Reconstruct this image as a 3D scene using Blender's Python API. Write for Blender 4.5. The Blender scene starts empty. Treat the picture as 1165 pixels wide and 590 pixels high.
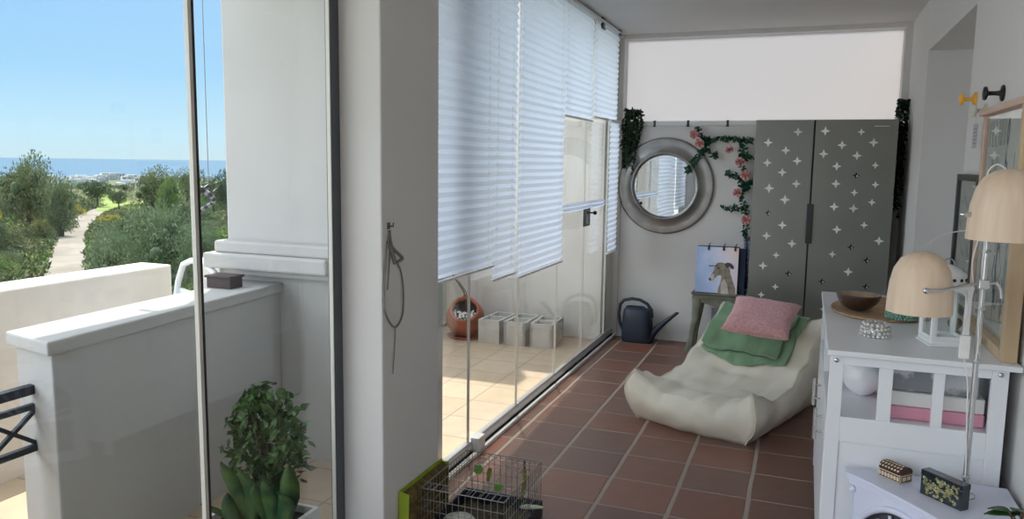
import bpy, bmesh, math, random
from mathutils import Vector, Matrix, noise
PI = math.pi
R = math.radians
random.seed(7)
sc = bpy.context.scene
col = sc.collection

# ------------------------------------------------------------------ camera
FPX, YAW, PITCH, ROLL, EYE = 877.0, -0.3631, 0.1241, 0.0141, 1.52
def cam_axes():
    cy, sy = math.cos(YAW), math.sin(YAW)
    fw = Vector((sy*math.cos(PITCH), cy*math.cos(PITCH), -math.sin(PITCH)))
    r = Vector((cy, -sy, 0)); u = r.cross(fw)
    return (r*math.cos(ROLL)+u*math.sin(ROLL), -r*math.sin(ROLL)+u*math.cos(ROLL), fw)
CR, CU, CF = cam_axes()
cd = bpy.data.cameras.new('camera'); cam = bpy.data.objects.new('camera', cd); col.objects.link(cam)
cd.sensor_width = 36; cd.lens = FPX/1165*36; cd.clip_end = 60000; cd.clip_start = 0.05
m = Matrix((CR, CU, -CF)).transposed().to_4x4(); m.translation = Vector((0, 0, EYE))
cam.matrix_world = m
sc.camera = cam
def at(axis, val, x, y):
    d = CR*((x-582.5)/FPX) - CU*((y-295)/FPX) + CF
    c = Vector((0, 0, EYE)); t = (val-c[axis])/d[axis]
    return c+d*t

# ------------------------------------------------------------------ materials
def mat(name, color, rough=.6, metal=0, var=0, vscale=8, bump=0, bscale=40, spec=.5, color2=None, sheen=0, coat=0):
    m = bpy.data.materials.new(name); m.use_nodes = True
    nt = m.node_tree; b = nt.nodes['Principled BSDF']
    b.inputs['Base Color'].default_value = (*color, 1)
    b.inputs['Roughness'].default_value = rough; b.inputs['Metallic'].default_value = metal
    b.inputs['Specular IOR Level'].default_value = spec
    if sheen: b.inputs['Sheen Weight'].default_value = sheen
    if coat: b.inputs['Coat Weight'].default_value = coat
    if var or color2 or bump:
        tc = nt.nodes.new('ShaderNodeTexCoord')
    if var or color2:
        n = nt.nodes.new('ShaderNodeTexNoise'); n.inputs['Scale'].default_value = vscale; n.inputs['Detail'].default_value = 4
        nt.links.new(tc.outputs['Object'], n.inputs['Vector'])
        rmp = nt.nodes.new('ShaderNodeValToRGB')
        c2 = color2 or tuple(min(1, c*(1+var)) for c in color)
        c1 = color if color2 else tuple(c*(1-var) for c in color)
        rmp.color_ramp.elements[0].position = .35; rmp.color_ramp.elements[1].position = .65
        rmp.color_ramp.elements[0].color = (*c1, 1); rmp.color_ramp.elements[1].color = (*c2, 1)
        nt.links.new(n.outputs['Fac'], rmp.inputs['Fac']); nt.links.new(rmp.outputs['Color'], b.inputs['Base Color'])
    if bump:
        n2 = nt.nodes.new('ShaderNodeTexNoise'); n2.inputs['Scale'].default_value = bscale; n2.inputs['Detail'].default_value = 6
        nt.links.new(tc.outputs['Object'], n2.inputs['Vector'])
        bp = nt.nodes.new('ShaderNodeBump'); bp.inputs['Strength'].default_value = bump; bp.inputs['Distance'].default_value = .01
        nt.links.new(n2.outputs['Fac'], bp.inputs['Height']); nt.links.new(bp.outputs['Normal'], b.inputs['Normal'])
    return m

def math_node(nt, op, a, b=None, c=None):
    n = nt.nodes.new('ShaderNodeMath'); n.operation = op
    for i, v in enumerate((a, b, c)):
        if v is None: continue
        if isinstance(v, (int, float)): n.inputs[i].default_value = v
        else: nt.links.new(v, n.inputs[i])
    return n.outputs[0]

def tile_mat(name, px, py, x0, y0, gx, gy, cols, grout, rough, bumpd=.004, var=.12):
    m = bpy.data.materials.new(name); m.use_nodes = True
    nt = m.node_tree; b = nt.nodes['Principled BSDF']
    tc = nt.nodes.new('ShaderNodeTexCoord'); sp = nt.nodes.new('ShaderNodeSeparateXYZ')
    # slightly hand-laid: warp coordinates by low noise
    nz = nt.nodes.new('ShaderNodeTexNoise'); nz.inputs['Scale'].default_value = 2.5; nz.inputs['Detail'].default_value = 3
    nt.links.new(tc.outputs['Object'], nz.inputs['Vector'])
    wv = nt.nodes.new('ShaderNodeVectorMath'); wv.operation = 'MULTIPLY_ADD'
    nt.links.new(nz.outputs['Color'], wv.inputs[0]); wv.inputs[1].default_value = (.012, .012, 0); wv.inputs[2].default_value = (-.006, -.006, 0)
    ad = nt.nodes.new('ShaderNodeVectorMath'); ad.operation = 'ADD'
    nt.links.new(tc.outputs['Object'], ad.inputs[0]); nt.links.new(wv.outputs[0], ad.inputs[1])
    nt.links.new(ad.outputs[0], sp.inputs[0])
    U = math_node(nt, 'DIVIDE', math_node(nt, 'SUBTRACT', sp.outputs[0], x0), px)
    V = math_node(nt, 'DIVIDE', math_node(nt, 'SUBTRACT', sp.outputs[1], y0), py)
    fu = math_node(nt, 'FRACT', U); fv = math_node(nt, 'FRACT', V)
    du = math_node(nt, 'MULTIPLY', math_node(nt, 'MINIMUM', fu, math_node(nt, 'SUBTRACT', 1, fu)), px)
    dv = math_node(nt, 'MULTIPLY', math_node(nt, 'MINIMUM', fv, math_node(nt, 'SUBTRACT', 1, fv)), py)
    def ss(v, g):
        n = nt.nodes.new('ShaderNodeMapRange'); n.interpolation_type = 'SMOOTHSTEP'
        n.inputs['From Min'].default_value = g*.5-.0015; n.inputs['From Max'].default_value = g*.5+.0035
        nt.links.new(v, n.inputs['Value']); return n.outputs['Result']
    mask = math_node(nt, 'MULTIPLY', ss(du, gx), ss(dv, gy))
    cv = nt.nodes.new('ShaderNodeCombineXYZ')
    nt.links.new(math_node(nt, 'FLOOR', U), cv.inputs[0]); nt.links.new(math_node(nt, 'FLOOR', V), cv.inputs[1])
    wn = nt.nodes.new('ShaderNodeTexWhiteNoise'); wn.noise_dimensions = '3D'; nt.links.new(cv.outputs[0], wn.inputs['Vector'])
    rp = nt.nodes.new('ShaderNodeValToRGB')
    els = rp.color_ramp.elements
    while len(els) < len(cols): els.new(.5)
    for i, c in enumerate(cols): els[i].position = i/(len(cols)-1); els[i].color = (*c, 1)
    nt.links.new(wn.outputs['Value'], rp.inputs['Fac'])
    n2 = nt.nodes.new('ShaderNodeTexNoise'); n2.inputs['Scale'].default_value = 9; n2.inputs['Detail'].default_value = 6
    nt.links.new(tc.outputs['Object'], n2.inputs['Vector'])
    mr = nt.nodes.new('ShaderNodeMapRange'); mr.inputs['To Min'].default_value = 1-var*1.5; mr.inputs['To Max'].default_value = 1+var*1.5
    nt.links.new(n2.outputs['Fac'], mr.inputs['Value'])
    mx = nt.nodes.new('ShaderNodeVectorMath'); mx.operation = 'SCALE'
    nt.links.new(rp.outputs['Color'], mx.inputs[0]); nt.links.new(mr.outputs['Result'], mx.inputs['Scale'])
    mix = nt.nodes.new('ShaderNodeMix'); mix.data_type = 'RGBA'
    nt.links.new(mask, mix.inputs['Factor']); mix.inputs[6].default_value = (*grout, 1)
    nt.links.new(mx.outputs[0], mix.inputs[7]); nt.links.new(mix.outputs[2], b.inputs['Base Color'])
    rr = nt.nodes.new('ShaderNodeMapRange'); rr.inputs['To Min'].default_value = .85; rr.inputs['To Max'].default_value = rough
    nt.links.new(mask, rr.inputs['Value']); nt.links.new(rr.outputs['Result'], b.inputs['Roughness'])
    bp = nt.nodes.new('ShaderNodeBump'); bp.inputs['Strength'].default_value = 1; bp.inputs['Distance'].default_value = bumpd
    hh = math_node(nt, 'ADD', mask, math_node(nt, 'MULTIPLY', n2.outputs['Fac'], .5))
    nt.links.new(hh, bp.inputs['Height']); nt.links.new(bp.outputs['Normal'], b.inputs['Normal'])
    return m

def glass_mat(name, tint=(.97, .985, .98), ior=1.45):
    m = bpy.data.materials.new(name); m.use_nodes = True; nt = m.node_tree; nt.nodes.clear()
    o = nt.nodes.new('ShaderNodeOutputMaterial'); t = nt.nodes.new('ShaderNodeBsdfTransparent'); g = nt.nodes.new('ShaderNodeBsdfGlossy')
    fr = nt.nodes.new('ShaderNodeFresnel'); ge = nt.nodes.new('ShaderNodeNewGeometry')
    # a thin pane reflects alike from both sides: hand the node 1/ior on back faces
    nt.links.new(math_node(nt, 'ADD', ior, math_node(nt, 'MULTIPLY', ge.outputs['Backfacing'], 1/ior-ior)), fr.inputs['IOR'])
    t.inputs['Color'].default_value = (*tint, 1); g.inputs['Roughness'].default_value = .0; g.inputs['Color'].default_value = (.9, .9, .9, 1)
    mx = nt.nodes.new('ShaderNodeMixShader')
    nt.links.new(fr.outputs[0], mx.inputs[0]); nt.links.new(t.outputs[0], mx.inputs[1]); nt.links.new(g.outputs[0], mx.inputs[2])
    nt.links.new(mx.outputs[0], o.inputs['Surface'])
    return m

def fabric_translucent(name, c, t=.5):
    m = bpy.data.materials.new(name); m.use_nodes = True; nt = m.node_tree; nt.nodes.clear()
    o = nt.nodes.new('ShaderNodeOutputMaterial'); d = nt.nodes.new('ShaderNodeBsdfDiffuse'); tr = nt.nodes.new('ShaderNodeBsdfTranslucent')
    d.inputs['Color'].default_value = (*c, 1); tr.inputs['Color'].default_value = (*c, 1)
    mx = nt.nodes.new('ShaderNodeMixShader'); mx.inputs[0].default_value = t
    nt.links.new(d.outputs[0], mx.inputs[1]); nt.links.new(tr.outputs[0], mx.inputs[2]); nt.links.new(mx.outputs[0], o.inputs['Surface'])
    return m

def wood_mat(name, c1, c2, scale=(60, 60, 4), rough=.5):
    m = mat(name, c1, rough); nt = m.node_tree; b = nt.nodes['Principled BSDF']
    tc = nt.nodes.new('ShaderNodeTexCoord'); mp = nt.nodes.new('ShaderNodeMapping'); mp.inputs['Scale'].default_value = scale
    n = nt.nodes.new('ShaderNodeTexNoise'); n.inputs['Scale'].default_value = 1; n.inputs['Detail'].default_value = 5
    nt.links.new(tc.outputs['Object'], mp.inputs[0]); nt.links.new(mp.outputs[0], n.inputs['Vector'])
    r = nt.nodes.new('ShaderNodeValToRGB'); r.color_ramp.elements[0].position = .3; r.color_ramp.elements[1].position = .7
    r.color_ramp.elements[0].color = (*c1, 1); r.color_ramp.elements[1].color = (*c2, 1)
    nt.links.new(n.outputs['Fac'], r.inputs['Fac']); nt.links.new(r.outputs['Color'], b.inputs['Base Color'])
    return m

def leaf_mat(name, c1, c2, rough=.6, scale=3):
    m = mat(name, c1, rough, color2=c2, vscale=scale, spec=.25); return m

M = {}
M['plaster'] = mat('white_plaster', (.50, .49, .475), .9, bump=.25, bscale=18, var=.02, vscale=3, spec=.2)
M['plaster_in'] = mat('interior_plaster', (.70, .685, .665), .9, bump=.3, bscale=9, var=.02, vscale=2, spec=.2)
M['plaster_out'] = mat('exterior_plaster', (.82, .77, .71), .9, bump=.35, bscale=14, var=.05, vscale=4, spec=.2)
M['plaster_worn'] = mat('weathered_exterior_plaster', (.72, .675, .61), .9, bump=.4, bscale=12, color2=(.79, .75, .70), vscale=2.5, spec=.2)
M['ceiling'] = mat('ceiling_paint', (.66, .645, .63), .95, bump=.2, bscale=6, var=.02, vscale=1.5, spec=.2)
M['terracotta'] = tile_mat('terracotta_floor_tiles', .32, .32, -1.134, 3.246, .018, .010,
    [(.13, .065, .046), (.21, .088, .058), (.165, .088, .064), (.235, .095, .060), (.15, .075, .055), (.19, .10, .075)], (.36, .29, .24), .34, .004)
M['terrace'] = tile_mat('terrace_floor_tiles', .33, .33, -1.62, 3.45, .008, .008,
    [(.52, .41, .28), (.58, .46, .33), (.54, .42, .31)], (.40, .32, .25), .6, .002, .1)
M['glass'] = glass_mat('clear_glass')
M['alu'] = mat('aluminium', (.62, .63, .64), .35, .9, bump=.02)
M['alu_dark'] = mat('anthracite_aluminium', (.09, .10, .115), .4, .3)
M['alu_white'] = mat('white_aluminium', (.75, .76, .77), .4)
M['seal'] = mat('clear_seal_strip', (.62, .60, .54), .4, spec=.6)
M['black'] = mat('black_plastic', (.012, .012, .013), .35)
M['iron'] = mat('black_painted_iron', (.02, .025, .035), .45, .2, bump=.2, bscale=60)
M['blind'] = fabric_translucent('pleated_blind_fabric', (.80, .86, .97), .6)
M['screen'] = fabric_translucent('white_screen_fabric', (.80, .765, .75), .70)
M['rail_white'] = mat('white_rail', (.8, .81, .82), .4)
M['mirror'] = mat('mirror_glass', (.86, .88, .88), .0, 1)
M['silver'] = mat('brushed_silver_frame', (.33, .32, .31), .38, .75, bump=.1, bscale=80, var=.12, vscale=10)
M['wardrobe'] = mat('grey_green_metal', (.20, .20, .18), .34, .3, var=.05, vscale=3, spec=.5)
M['wardrobe_star'] = mat('wardrobe_star_pale', (.80, .80, .78), .45, .1, var=.2, vscale=5)  # pale tone stands in for the lit space behind the star holes
M['dark_gap'] = mat('dark_hole', (.01, .01, .01), .8)
M['cream'] = mat('cream_faux_leather', (.79, .74, .61), .46, bump=.25, bscale=7, var=.03, vscale=5, spec=.4)
M['green_fab'] = mat('green_blanket_fabric', (.20, .34, .19), .9, bump=.4, bscale=160, var=.08, vscale=12, sheen=.2)
M['pink_fab'] = mat('pink_knit_fabric', (.74, .40, .41), .95, bump=.9, bscale=110, var=.12, vscale=60, sheen=.3)
M['white_lacquer'] = mat('white_lacquered_wood', (.80, .81, .84), .35, bump=.05, bscale=30, spec=.5)
M['lav_lacquer'] = mat('pale_lavender_lacquer', (.68, .70, .84), .4, spec=.5)
M['navy_plastic'] = mat('navy_plastic', (.020, .030, .050), .45, bump=.08, bscale=60)
M['shade_wood'] = wood_mat('pale_ash_veneer', (.66, .50, .36), (.76, .60, .45), (38, 38, 1.2), .5)
M['oak'] = wood_mat('oak_frame', (.50, .36, .22), (.60, .45, .29), (30, 30, 3), .5)
M['rosewood'] = wood_mat('pinkish_wood_rail', (.50, .33, .25), (.60, .42, .33), (30, 3, 30), .5)
M['chrome'] = mat('grey_metal_tube', (.60, .61, .62), .25, .85)
M['white_cable'] = mat('white_cable', (.78, .77, .74), .5)
M['coconut'] = mat('coconut_shell', (.030, .012, .008), .35, color2=(.07, .035, .022), vscale=25, coat=.2)
M['coconut_in'] = mat('coconut_inside', (.33, .24, .17), .5, var=.2, vscale=20)
M['seagrass'] = mat('woven_seagrass', (.40, .25, .14), .8, color2=(.52, .34, .20), vscale=35, bump=.6, bscale=80)
M['green_beads'] = mat('green_mosaic_glass', (.10, .26, .19), .15, color2=(.35, .55, .45), vscale=90, coat=.5)
M['silver_beads'] = mat('silver_glass_beads', (.50, .48, .46), .15, .6, color2=(.85, .84, .83), vscale=60)
M['terracotta_pot'] = mat('terracotta_clay', (.36, .115, .065), .75, bump=.3, bscale=30, var=.15, vscale=8)
M['soil'] = mat('dark_soil', (.03, .02, .014), .95, bump=.6, bscale=60)
M['pebble'] = mat('white_pebble', (.80, .79, .75), .6)
M['concrete'] = mat('pale_concrete_block', (.60, .58, .53), .9, bump=.5, bscale=35, var=.06, vscale=12)
M['snake'] = leaf_mat('snake_plant_leaf', (.02, .065, .03), (.10, .17, .05), .4, 9)
M['shrub_leaf'] = leaf_mat('glossy_green_leaf', (.02, .060, .02), (.09, .17, .05), .4, 8)
M['ivy'] = leaf_mat('dark_ivy_leaf', (.008, .022, .014), (.02, .055, .028), .6, 20)
M['vine_leaf'] = leaf_mat('teal_green_leaf', (.015, .075, .045), (.04, .15, .09), .6, 20)
M['rose'] = mat('pink_silk_rose', (.60, .26, .27), .8, color2=(.80, .42, .42), vscale=40)
M['stem'] = mat('brown_stem', (.10, .07, .04), .8)
M['stool'] = mat('grey_green_weathered_wood', (.11, .12, .09), .8, color2=(.22, .22, .17), vscale=9, bump=.5, bscale=40)
M['lime'] = mat('lime_green_plastic', (.34, .46, .03), .5, var=.1)
M['brown_mat'] = mat('coarse_brown_fibre', (.085, .055, .02), .95, color2=(.20, .15, .05), vscale=45, bump=1, bscale=90)
M['wire'] = mat('grey_wire', (.30, .28, .27), .4, .6)
M['tray'] = mat('dark_blue_tray', (.018, .026, .038), .5, bump=.1)
M['tray_soil'] = mat('brown_litter', (.06, .055, .035), .95, color2=(.11, .09, .05), vscale=50, bump=.8, bscale=60)
M['pale_plastic'] = mat('pale_grey_plastic', (.62, .64, .60), .5)
M['pale_green'] = mat('pale_green_plastic', (.52, .60, .42), .5)
M['olive'] = mat('olive_plastic', (.22, .24, .03), .5, var=.2, vscale=30)
M['leafgreen'] = mat('bright_green_plastic', (.18, .40, .05), .5)
M['blue_plastic'] = mat('light_blue_plastic', (.35, .55, .75), .4)
M['yellow'] = mat('yellow_orange_plastic', (.85, .42, .04), .4)
M['clearish'] = mat('beige_clear_plastic', (.60, .58, .50), .3)
M['rope'] = mat('grey_rope', (.23, .23, .22), .9)
M['pinkbox'] = mat('pink_card', (.72, .32, .42), .6)
M['whitebox'] = mat('white_card', (.78, .77, .74), .6)
M['brown_box'] = mat('dark_brown_box', (.05, .028, .028), .7)
M['white_plastic'] = mat('white_plastic', (.8, .82, .84), .4)
M['navy_cloth'] = mat('navy_cloth', (.02, .035, .07), .9, bump=.4, bscale=80)
M['speckle_cloth'] = mat('navy_white_print_cloth', (.02, .035, .10), .9, color2=(.45, .48, .58), vscale=55)
M['grey_board'] = mat('grey_lilac_board', (.36, .36, .42), .8)
M['dog_dark'] = mat('greyhound_dark_fur', (.045, .040, .038), .8, color2=(.10, .085, .07), vscale=30)
M['dog_mid'] = mat('greyhound_brindle_fur', (.20, .165, .125), .8, color2=(.33, .29, .23), vscale=25)
M['dog_light'] = mat('greyhound_pale_fur', (.50, .46, .42), .8, color2=(.62, .58, .55), vscale=25)

def picture_bg():
    m = mat('pastel_sky_print', (.5, .6, .8), .55); nt = m.node_tree; b = nt.nodes['Principled BSDF']
    tc = nt.nodes.new('ShaderNodeTexCoord'); sp = nt.nodes.new('ShaderNodeSeparateXYZ'); nt.links.new(tc.outputs['Object'], sp.inputs[0])
    n = nt.nodes.new('ShaderNodeTexNoise'); n.inputs['Scale'].default_value = 7; nt.links.new(tc.outputs['Object'], n.inputs['Vector'])
    v = math_node(nt, 'ADD', math_node(nt, 'MULTIPLY', sp.outputs[0], 2.4), math_node(nt, 'MULTIPLY', n.outputs['Fac'], .75))
    v = math_node(nt, 'ADD', v, math_node(nt, 'MULTIPLY', sp.outputs[2], .3))
    r = nt.nodes.new('ShaderNodeValToRGB'); e = r.color_ramp.elements
    for i, (p, c) in enumerate([(0, (.34, .46, .72)), (.25, (.46, .58, .84)), (.5, (.70, .73, .90)), (.75, (.86, .76, .84)), (1, (.92, .68, .52))]):
        if i > 1: e.new(p)
        e[min(i, len(e)-1)].position = p
    for i, (p, c) in enumerate([(0, (.34, .46, .72)), (.25, (.46, .58, .84)), (.5, (.70, .73, .90)), (.75, (.86, .76, .84)), (1, (.92, .68, .52))]):
        e[i].position = p; e[i].color = (*c, 1)
    nt.links.new(v, r.inputs['Fac']); nt.links.new(r.outputs['Color'], b.inputs['Base Color']); return m
M['print'] = picture_bg()

def cloud_print():
    m = mat('grey_cloud_print', (.25, .26, .28), .7, color2=(.62, .63, .65), vscale=9)
    m.node_tree.nodes['Color Ramp'].color_ramp.elements[0].position = .5; m.node_tree.nodes['Color Ramp'].color_ramp.elements[1].position = .56
    return m
M['cloud'] = cloud_print()
M['gold_print'] = mat('gold_flower_print', (.012, .022, .03), .25, color2=(.50, .40, .12), vscale=30, coat=.5)
M['gold_print'].node_tree.nodes['Color Ramp'].color_ramp.elements[0].position = .52; M['gold_print'].node_tree.nodes['Color Ramp'].color_ramp.elements[1].position = .58
M['navy_gloss'] = mat('dark_navy_lacquer', (.012, .022, .03), .15, coat=.5)
M['inlay'] = mat('bone_inlay', (.62, .52, .36), .4)
M['chest_wood'] = mat('dark_red_wood', (.06, .018, .012), .4)

# ------------------------------------------------------------------ mesh builder
class MB:
    def __init__(s): s.v = []; s.f = []; s.mi = []; s.sm = []; s.T = Matrix.Identity(4)
    def add(s, verts, faces, mi=0, smooth=False):
        o = len(s.v); s.v += [tuple(s.T @ Vector(p)) for p in verts]
        for f in faces: s.f.append([i+o for i in f]); s.mi.append(mi); s.sm.append(smooth)
        return s
    def box(s, x0, x1, y0, y1, z0, z1, mi=0):
        v = [(x, y, z) for z in (z0, z1) for y in (y0, y1) for x in (x0, x1)]
        return s.add(v, [(0, 2, 3, 1), (4, 5, 7, 6), (0, 1, 5, 4), (2, 6, 7, 3), (0, 4, 6, 2), (1, 3, 7, 5)], mi)
    def prism(s, pts, z0, z1, axis=2, mi=0):
        n = len(pts)
        def P(a, b, c): return {2: (a, b, c), 1: (a, c, b), 0: (c, a, b)}[axis]
        v = [P(a, b, z0) for a, b in pts]+[P(a, b, z1) for a, b in pts]
        return s.add(v, [list(range(n))[::-1], list(range(n, 2*n))]+[(i, (i+1) % n, n+(i+1) % n, n+i) for i in range(n)], mi)
    def tube(s, path, r, n=8, mi=0, caps=True, closed=False, smooth=True):
        P = [Vector(p) for p in path]; rs = r if isinstance(r, (list, tuple)) else [r]*len(P)
        rings = []; prev = None
        for i, p in enumerate(P):
            if closed: t = (P[(i+1) % len(P)]-P[i-1])
            else: t = (P[min(i+1, len(P)-1)]-P[max(i-1, 0)])
            t.normalize()
            a = prev if prev is not None else (Vector((0, 0, 1)) if abs(t.z) < .9 else Vector((1, 0, 0)))
            a = (a-t*a.dot(t)); a.normalize() if a.length > 1e-6 else None
            b = t.cross(a); prev = a
            rings.append([tuple(p+(a*math.cos(2*PI*k/n)+b*math.sin(2*PI*k/n))*rs[i]) for k in range(n)])
        return s.loft(rings, caps and not closed, closed, mi, smooth)
    def loft(s, rings, caps=True, closed=False, mi=0, smooth=True):
        n = len(rings[0]); v = [p for r in rings for p in r]; f = []
        m = len(rings)
        for i in range(m if closed else m-1):
            j = (i+1) % m
            for k in range(n): f.append((i*n+k, i*n+(k+1) % n, j*n+(k+1) % n, j*n+k))
        s.add(v, f, mi, smooth)
        if caps:
            s.add(rings[0], [list(range(n))[::-1]], mi, False); s.add(rings[-1], [list(range(n))], mi, False)
        return s
    def lathe(s, prof, n=32, mi=0, c=(0, 0, 0), smooth=True, caps=False, sx=1, sy=1):
        rings = [[(c[0]+r*sx*math.cos(2*PI*k/n), c[1]+r*sy*math.sin(2*PI*k/n), c[2]+z) for k in range(n)] for r, z in prof]
        return s.loft(rings, caps, False, mi, smooth)
    def ball(s, c, r, n=10, m=7, mi=0, sc3=(1, 1, 1)):
        rings = [[(c[0]+r*sc3[0]*math.sin(PI*(i+.02)/(m+.04))*math.cos(2*PI*k/n), c[1]+r*sc3[1]*math.sin(PI*(i+.02)/(m+.04))*math.sin(2*PI*k/n), c[2]-r*sc3[2]*math.cos(PI*(i+.02)/(m+.04))) for k in range(n)] for i in range(m+1)]
        return s.loft(rings, True, False, mi, True)
    def grid(s, fn, nu, nv, mi=0, smooth=True):
        v = [fn(i/nu, j/nv) for j in range(nv+1) for i in range(nu+1)]
        f = [(j*(nu+1)+i, j*(nu+1)+i+1, (j+1)*(nu+1)+i+1, (j+1)*(nu+1)+i) for j in range(nv) for i in range(nu)]
        return s.add(v, f, mi, smooth)
    def build(s, name, mats, parent=None, bevel=0, loc=None, rot=None, subsurf=0, solid=0, weld=False):
        me = bpy.data.meshes.new(name); me.from_pydata(s.v, [], s.f)
        if not isinstance(mats, (list, tuple)): mats = [mats]
        for m_ in mats: me.materials.append(m_)
        me.polygons.foreach_set('material_index', s.mi); me.polygons.foreach_set('use_smooth', s.sm)
        if weld:
            b = bmesh.new(); b.from_mesh(me); bmesh.ops.remove_doubles(b, verts=b.verts, dist=1e-5); bmesh.ops.recalc_face_normals(b, faces=b.faces); b.to_mesh(me); b.free()
        me.update(); o = bpy.data.objects.new(name, me); col.objects.link(o)
        if parent: o.parent = parent
        if loc: o.location = loc
        if rot: o.rotation_euler = rot
        if solid: md = o.modifiers.new('solid', 'SOLIDIFY'); md.thickness = solid; md.offset = 0
        if bevel: md = o.modifiers.new('bevel', 'BEVEL'); md.width = bevel; md.segments = 2; md.limit_method = 'ANGLE'; md.angle_limit = R(40)
        if subsurf: md = o.modifiers.new('sub', 'SUBSURF'); md.levels = subsurf; md.render_levels = subsurf
        return o

def tag(o, label, cat, group=None, kind=None):
    o['label'] = label; o['category'] = cat
    if group: o['group'] = group
    if kind: o['kind'] = kind
    return o
def thing(name, label, cat, loc=(0, 0, 0), rz=0, group=None, rot=None):
    o = bpy.data.objects.new(name, None); o.empty_display_size = .05; col.objects.link(o)
    o.location = loc; o.rotation_euler = rot or (0, 0, rz)
    return tag(o, label, cat, group)
def struct(name, mb, mats, bevel=0, label=None, parent=None, **k):
    o = mb.build(name, mats, parent, bevel=bevel, **k); o['kind'] = 'structure'
    if label: o['label'] = label
    return o
def dup(o, label=None, loc=None, rz=None, parent=None, scale=None):
    c = o.copy(); col.objects.link(c)
    if parent: c.parent = parent
    if label: c['label'] = label
    if loc is not None: c.location = loc
    if rz is not None: c.rotation_euler.z = rz
    if scale is not None: c.scale = scale
    for ch in list(o.children): dup(ch, parent=c)
    return c
def rbox(mb, x0, x1, y0, y1, z0, z1, mi=0): return mb.box(x0, x1, y0, y1, z0, z1, mi)
def leaf(mb, p, d, n, L, W, mi=0, fold=.25):
    d = Vector(d).normalized(); n = Vector(n); s_ = d.cross(n)
    if s_.length < 1e-4: s_ = d.orthogonal()
    s_.normalize(); n = s_.cross(d)
    p = Vector(p); q = p+d*L*.45-n*W*fold
    mb.add([p, q+s_*W*.5+n*W*fold, p+d*L, q-s_*W*.5+n*W*fold, q], [(0, 4, 1), (1, 4, 2), (0, 3, 4), (3, 2, 4)], mi, False)
def rv(s=1): return Vector((random.uniform(-s, s), random.uniform(-s, s), random.uniform(-s, s)))

# ================================================================== SETTING
GX = -1.58
struct('floor', MB().box(-1.6, 1.25, -2.2, 8.1, -.12, 0), M['terracotta'])
struct('terrace_floor', MB().prism([(-3.7, -2), (-1.6, -2), (-1.6, 8.1), (-3.7, 8.1)], -.15, -.004), M['terrace'])
struct('ceiling', MB().prism([(1.25, -2.2), (1.25, 6.80), (-1.97, 6.80), (-1.85, 3.3), (-2.78, 3.3), (-2.78, -2.2)], 2.62, 2.95), M['ceiling'])  # overhang outside the glass is unseen; near part deepened to shade the parapet
struct('rear_bounce_floor', MB().box(-3.7, 3, -9, -2.2, -.15, -.003), M['terrace'])  # unseen floor added so sunlight bounces into the room
w = MB(); w.box(.68, 1.25, -2.2, 4.16, 0, 2.62); w.box(.68, 1.25, 4.16, 5.70, 2.275, 2.62); w.box(.68, 1.25, 5.70, 8.1, 0, 2.62)
struct('wall_right', w, M['plaster_in'])
d3 = struct('door_1', MB().box(1.12, 1.16, 4.16, 5.70, 0, 2.275), M['white_lacquer'])
struct('wall_back', MB().box(-1.6, .68, 6.68, 6.80, 0, 1.855), M['plaster_in'])
w = MB(); w.box(-1.62, -1.525, 6.66, 6.80, 0, 2.62); w.box(.63, .68, 6.66, 6.80, 1.89, 2.62); w.box(-1.525, .63, 6.67, 6.80, 2.585, 2.62)
struct('trim_1', w, M['plaster_in'])
struct('trim_2', MB().box(-1.525, .63, 6.665, 6.80, 1.855, 1.893), M['alu_white'], bevel=.004)
struct('window_20', MB().box(-1.525, .63, 6.79, 6.795, 1.893, 2.585), M['screen'], label='white translucent fabric screen filling the opening above the back wall')
# pillar between the two glass fronts
struct('wall_rear_blocker', MB().box(-.3, 1.25, -2.35, -2.2, 0, 2.95), M['plaster_in'])  # unseen wall added to cut rear light on the pillar
struct('wall_pillar', MB().box(-1.60, -1.405, 2.39, 2.845, 0, 2.62), M['plaster_in'], bevel=.006)
struct('trim_3', MB().box(-1.597, -1.572, 2.336, 2.39, 0, 2.62), M['alu_dark'], bevel=.004)
# terrace walls
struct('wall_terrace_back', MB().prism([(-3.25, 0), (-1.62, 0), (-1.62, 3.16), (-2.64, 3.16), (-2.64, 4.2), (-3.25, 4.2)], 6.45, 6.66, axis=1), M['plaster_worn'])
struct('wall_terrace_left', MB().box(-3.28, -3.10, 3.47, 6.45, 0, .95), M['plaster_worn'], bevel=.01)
pp = [(-2.60, 1.88), (-2.36, 1.83), (-2.475, 3.2), (-2.69, 3.2)]
w = MB(); w.prism(pp, -.3, .855)
w.prism([(-2.625, 1.862), (-2.338, 1.80), (-2.455, 3.2), (-2.71, 3.2)], .855, .905)
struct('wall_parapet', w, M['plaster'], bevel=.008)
struct('wall_outer', MB().box(-3.68, -3.45, -1, 3.47, -.6, .905), M['plaster_out'], bevel=.01)
w = MB(); w.box(-2.80, -1.68, 3.2, 3.46, -.1, 3.4)
w.box(-2.84, -2.105, 3.06, 3.52, .975, 1.052); w.box(-2.80, -2.095, 3.10, 3.5, 1.052, 1.112); w.box(-2.79, -2.095, 3.12, 3.5, .94, .975)
struct('wall_column', w, M['plaster'], bevel=.012)

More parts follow.
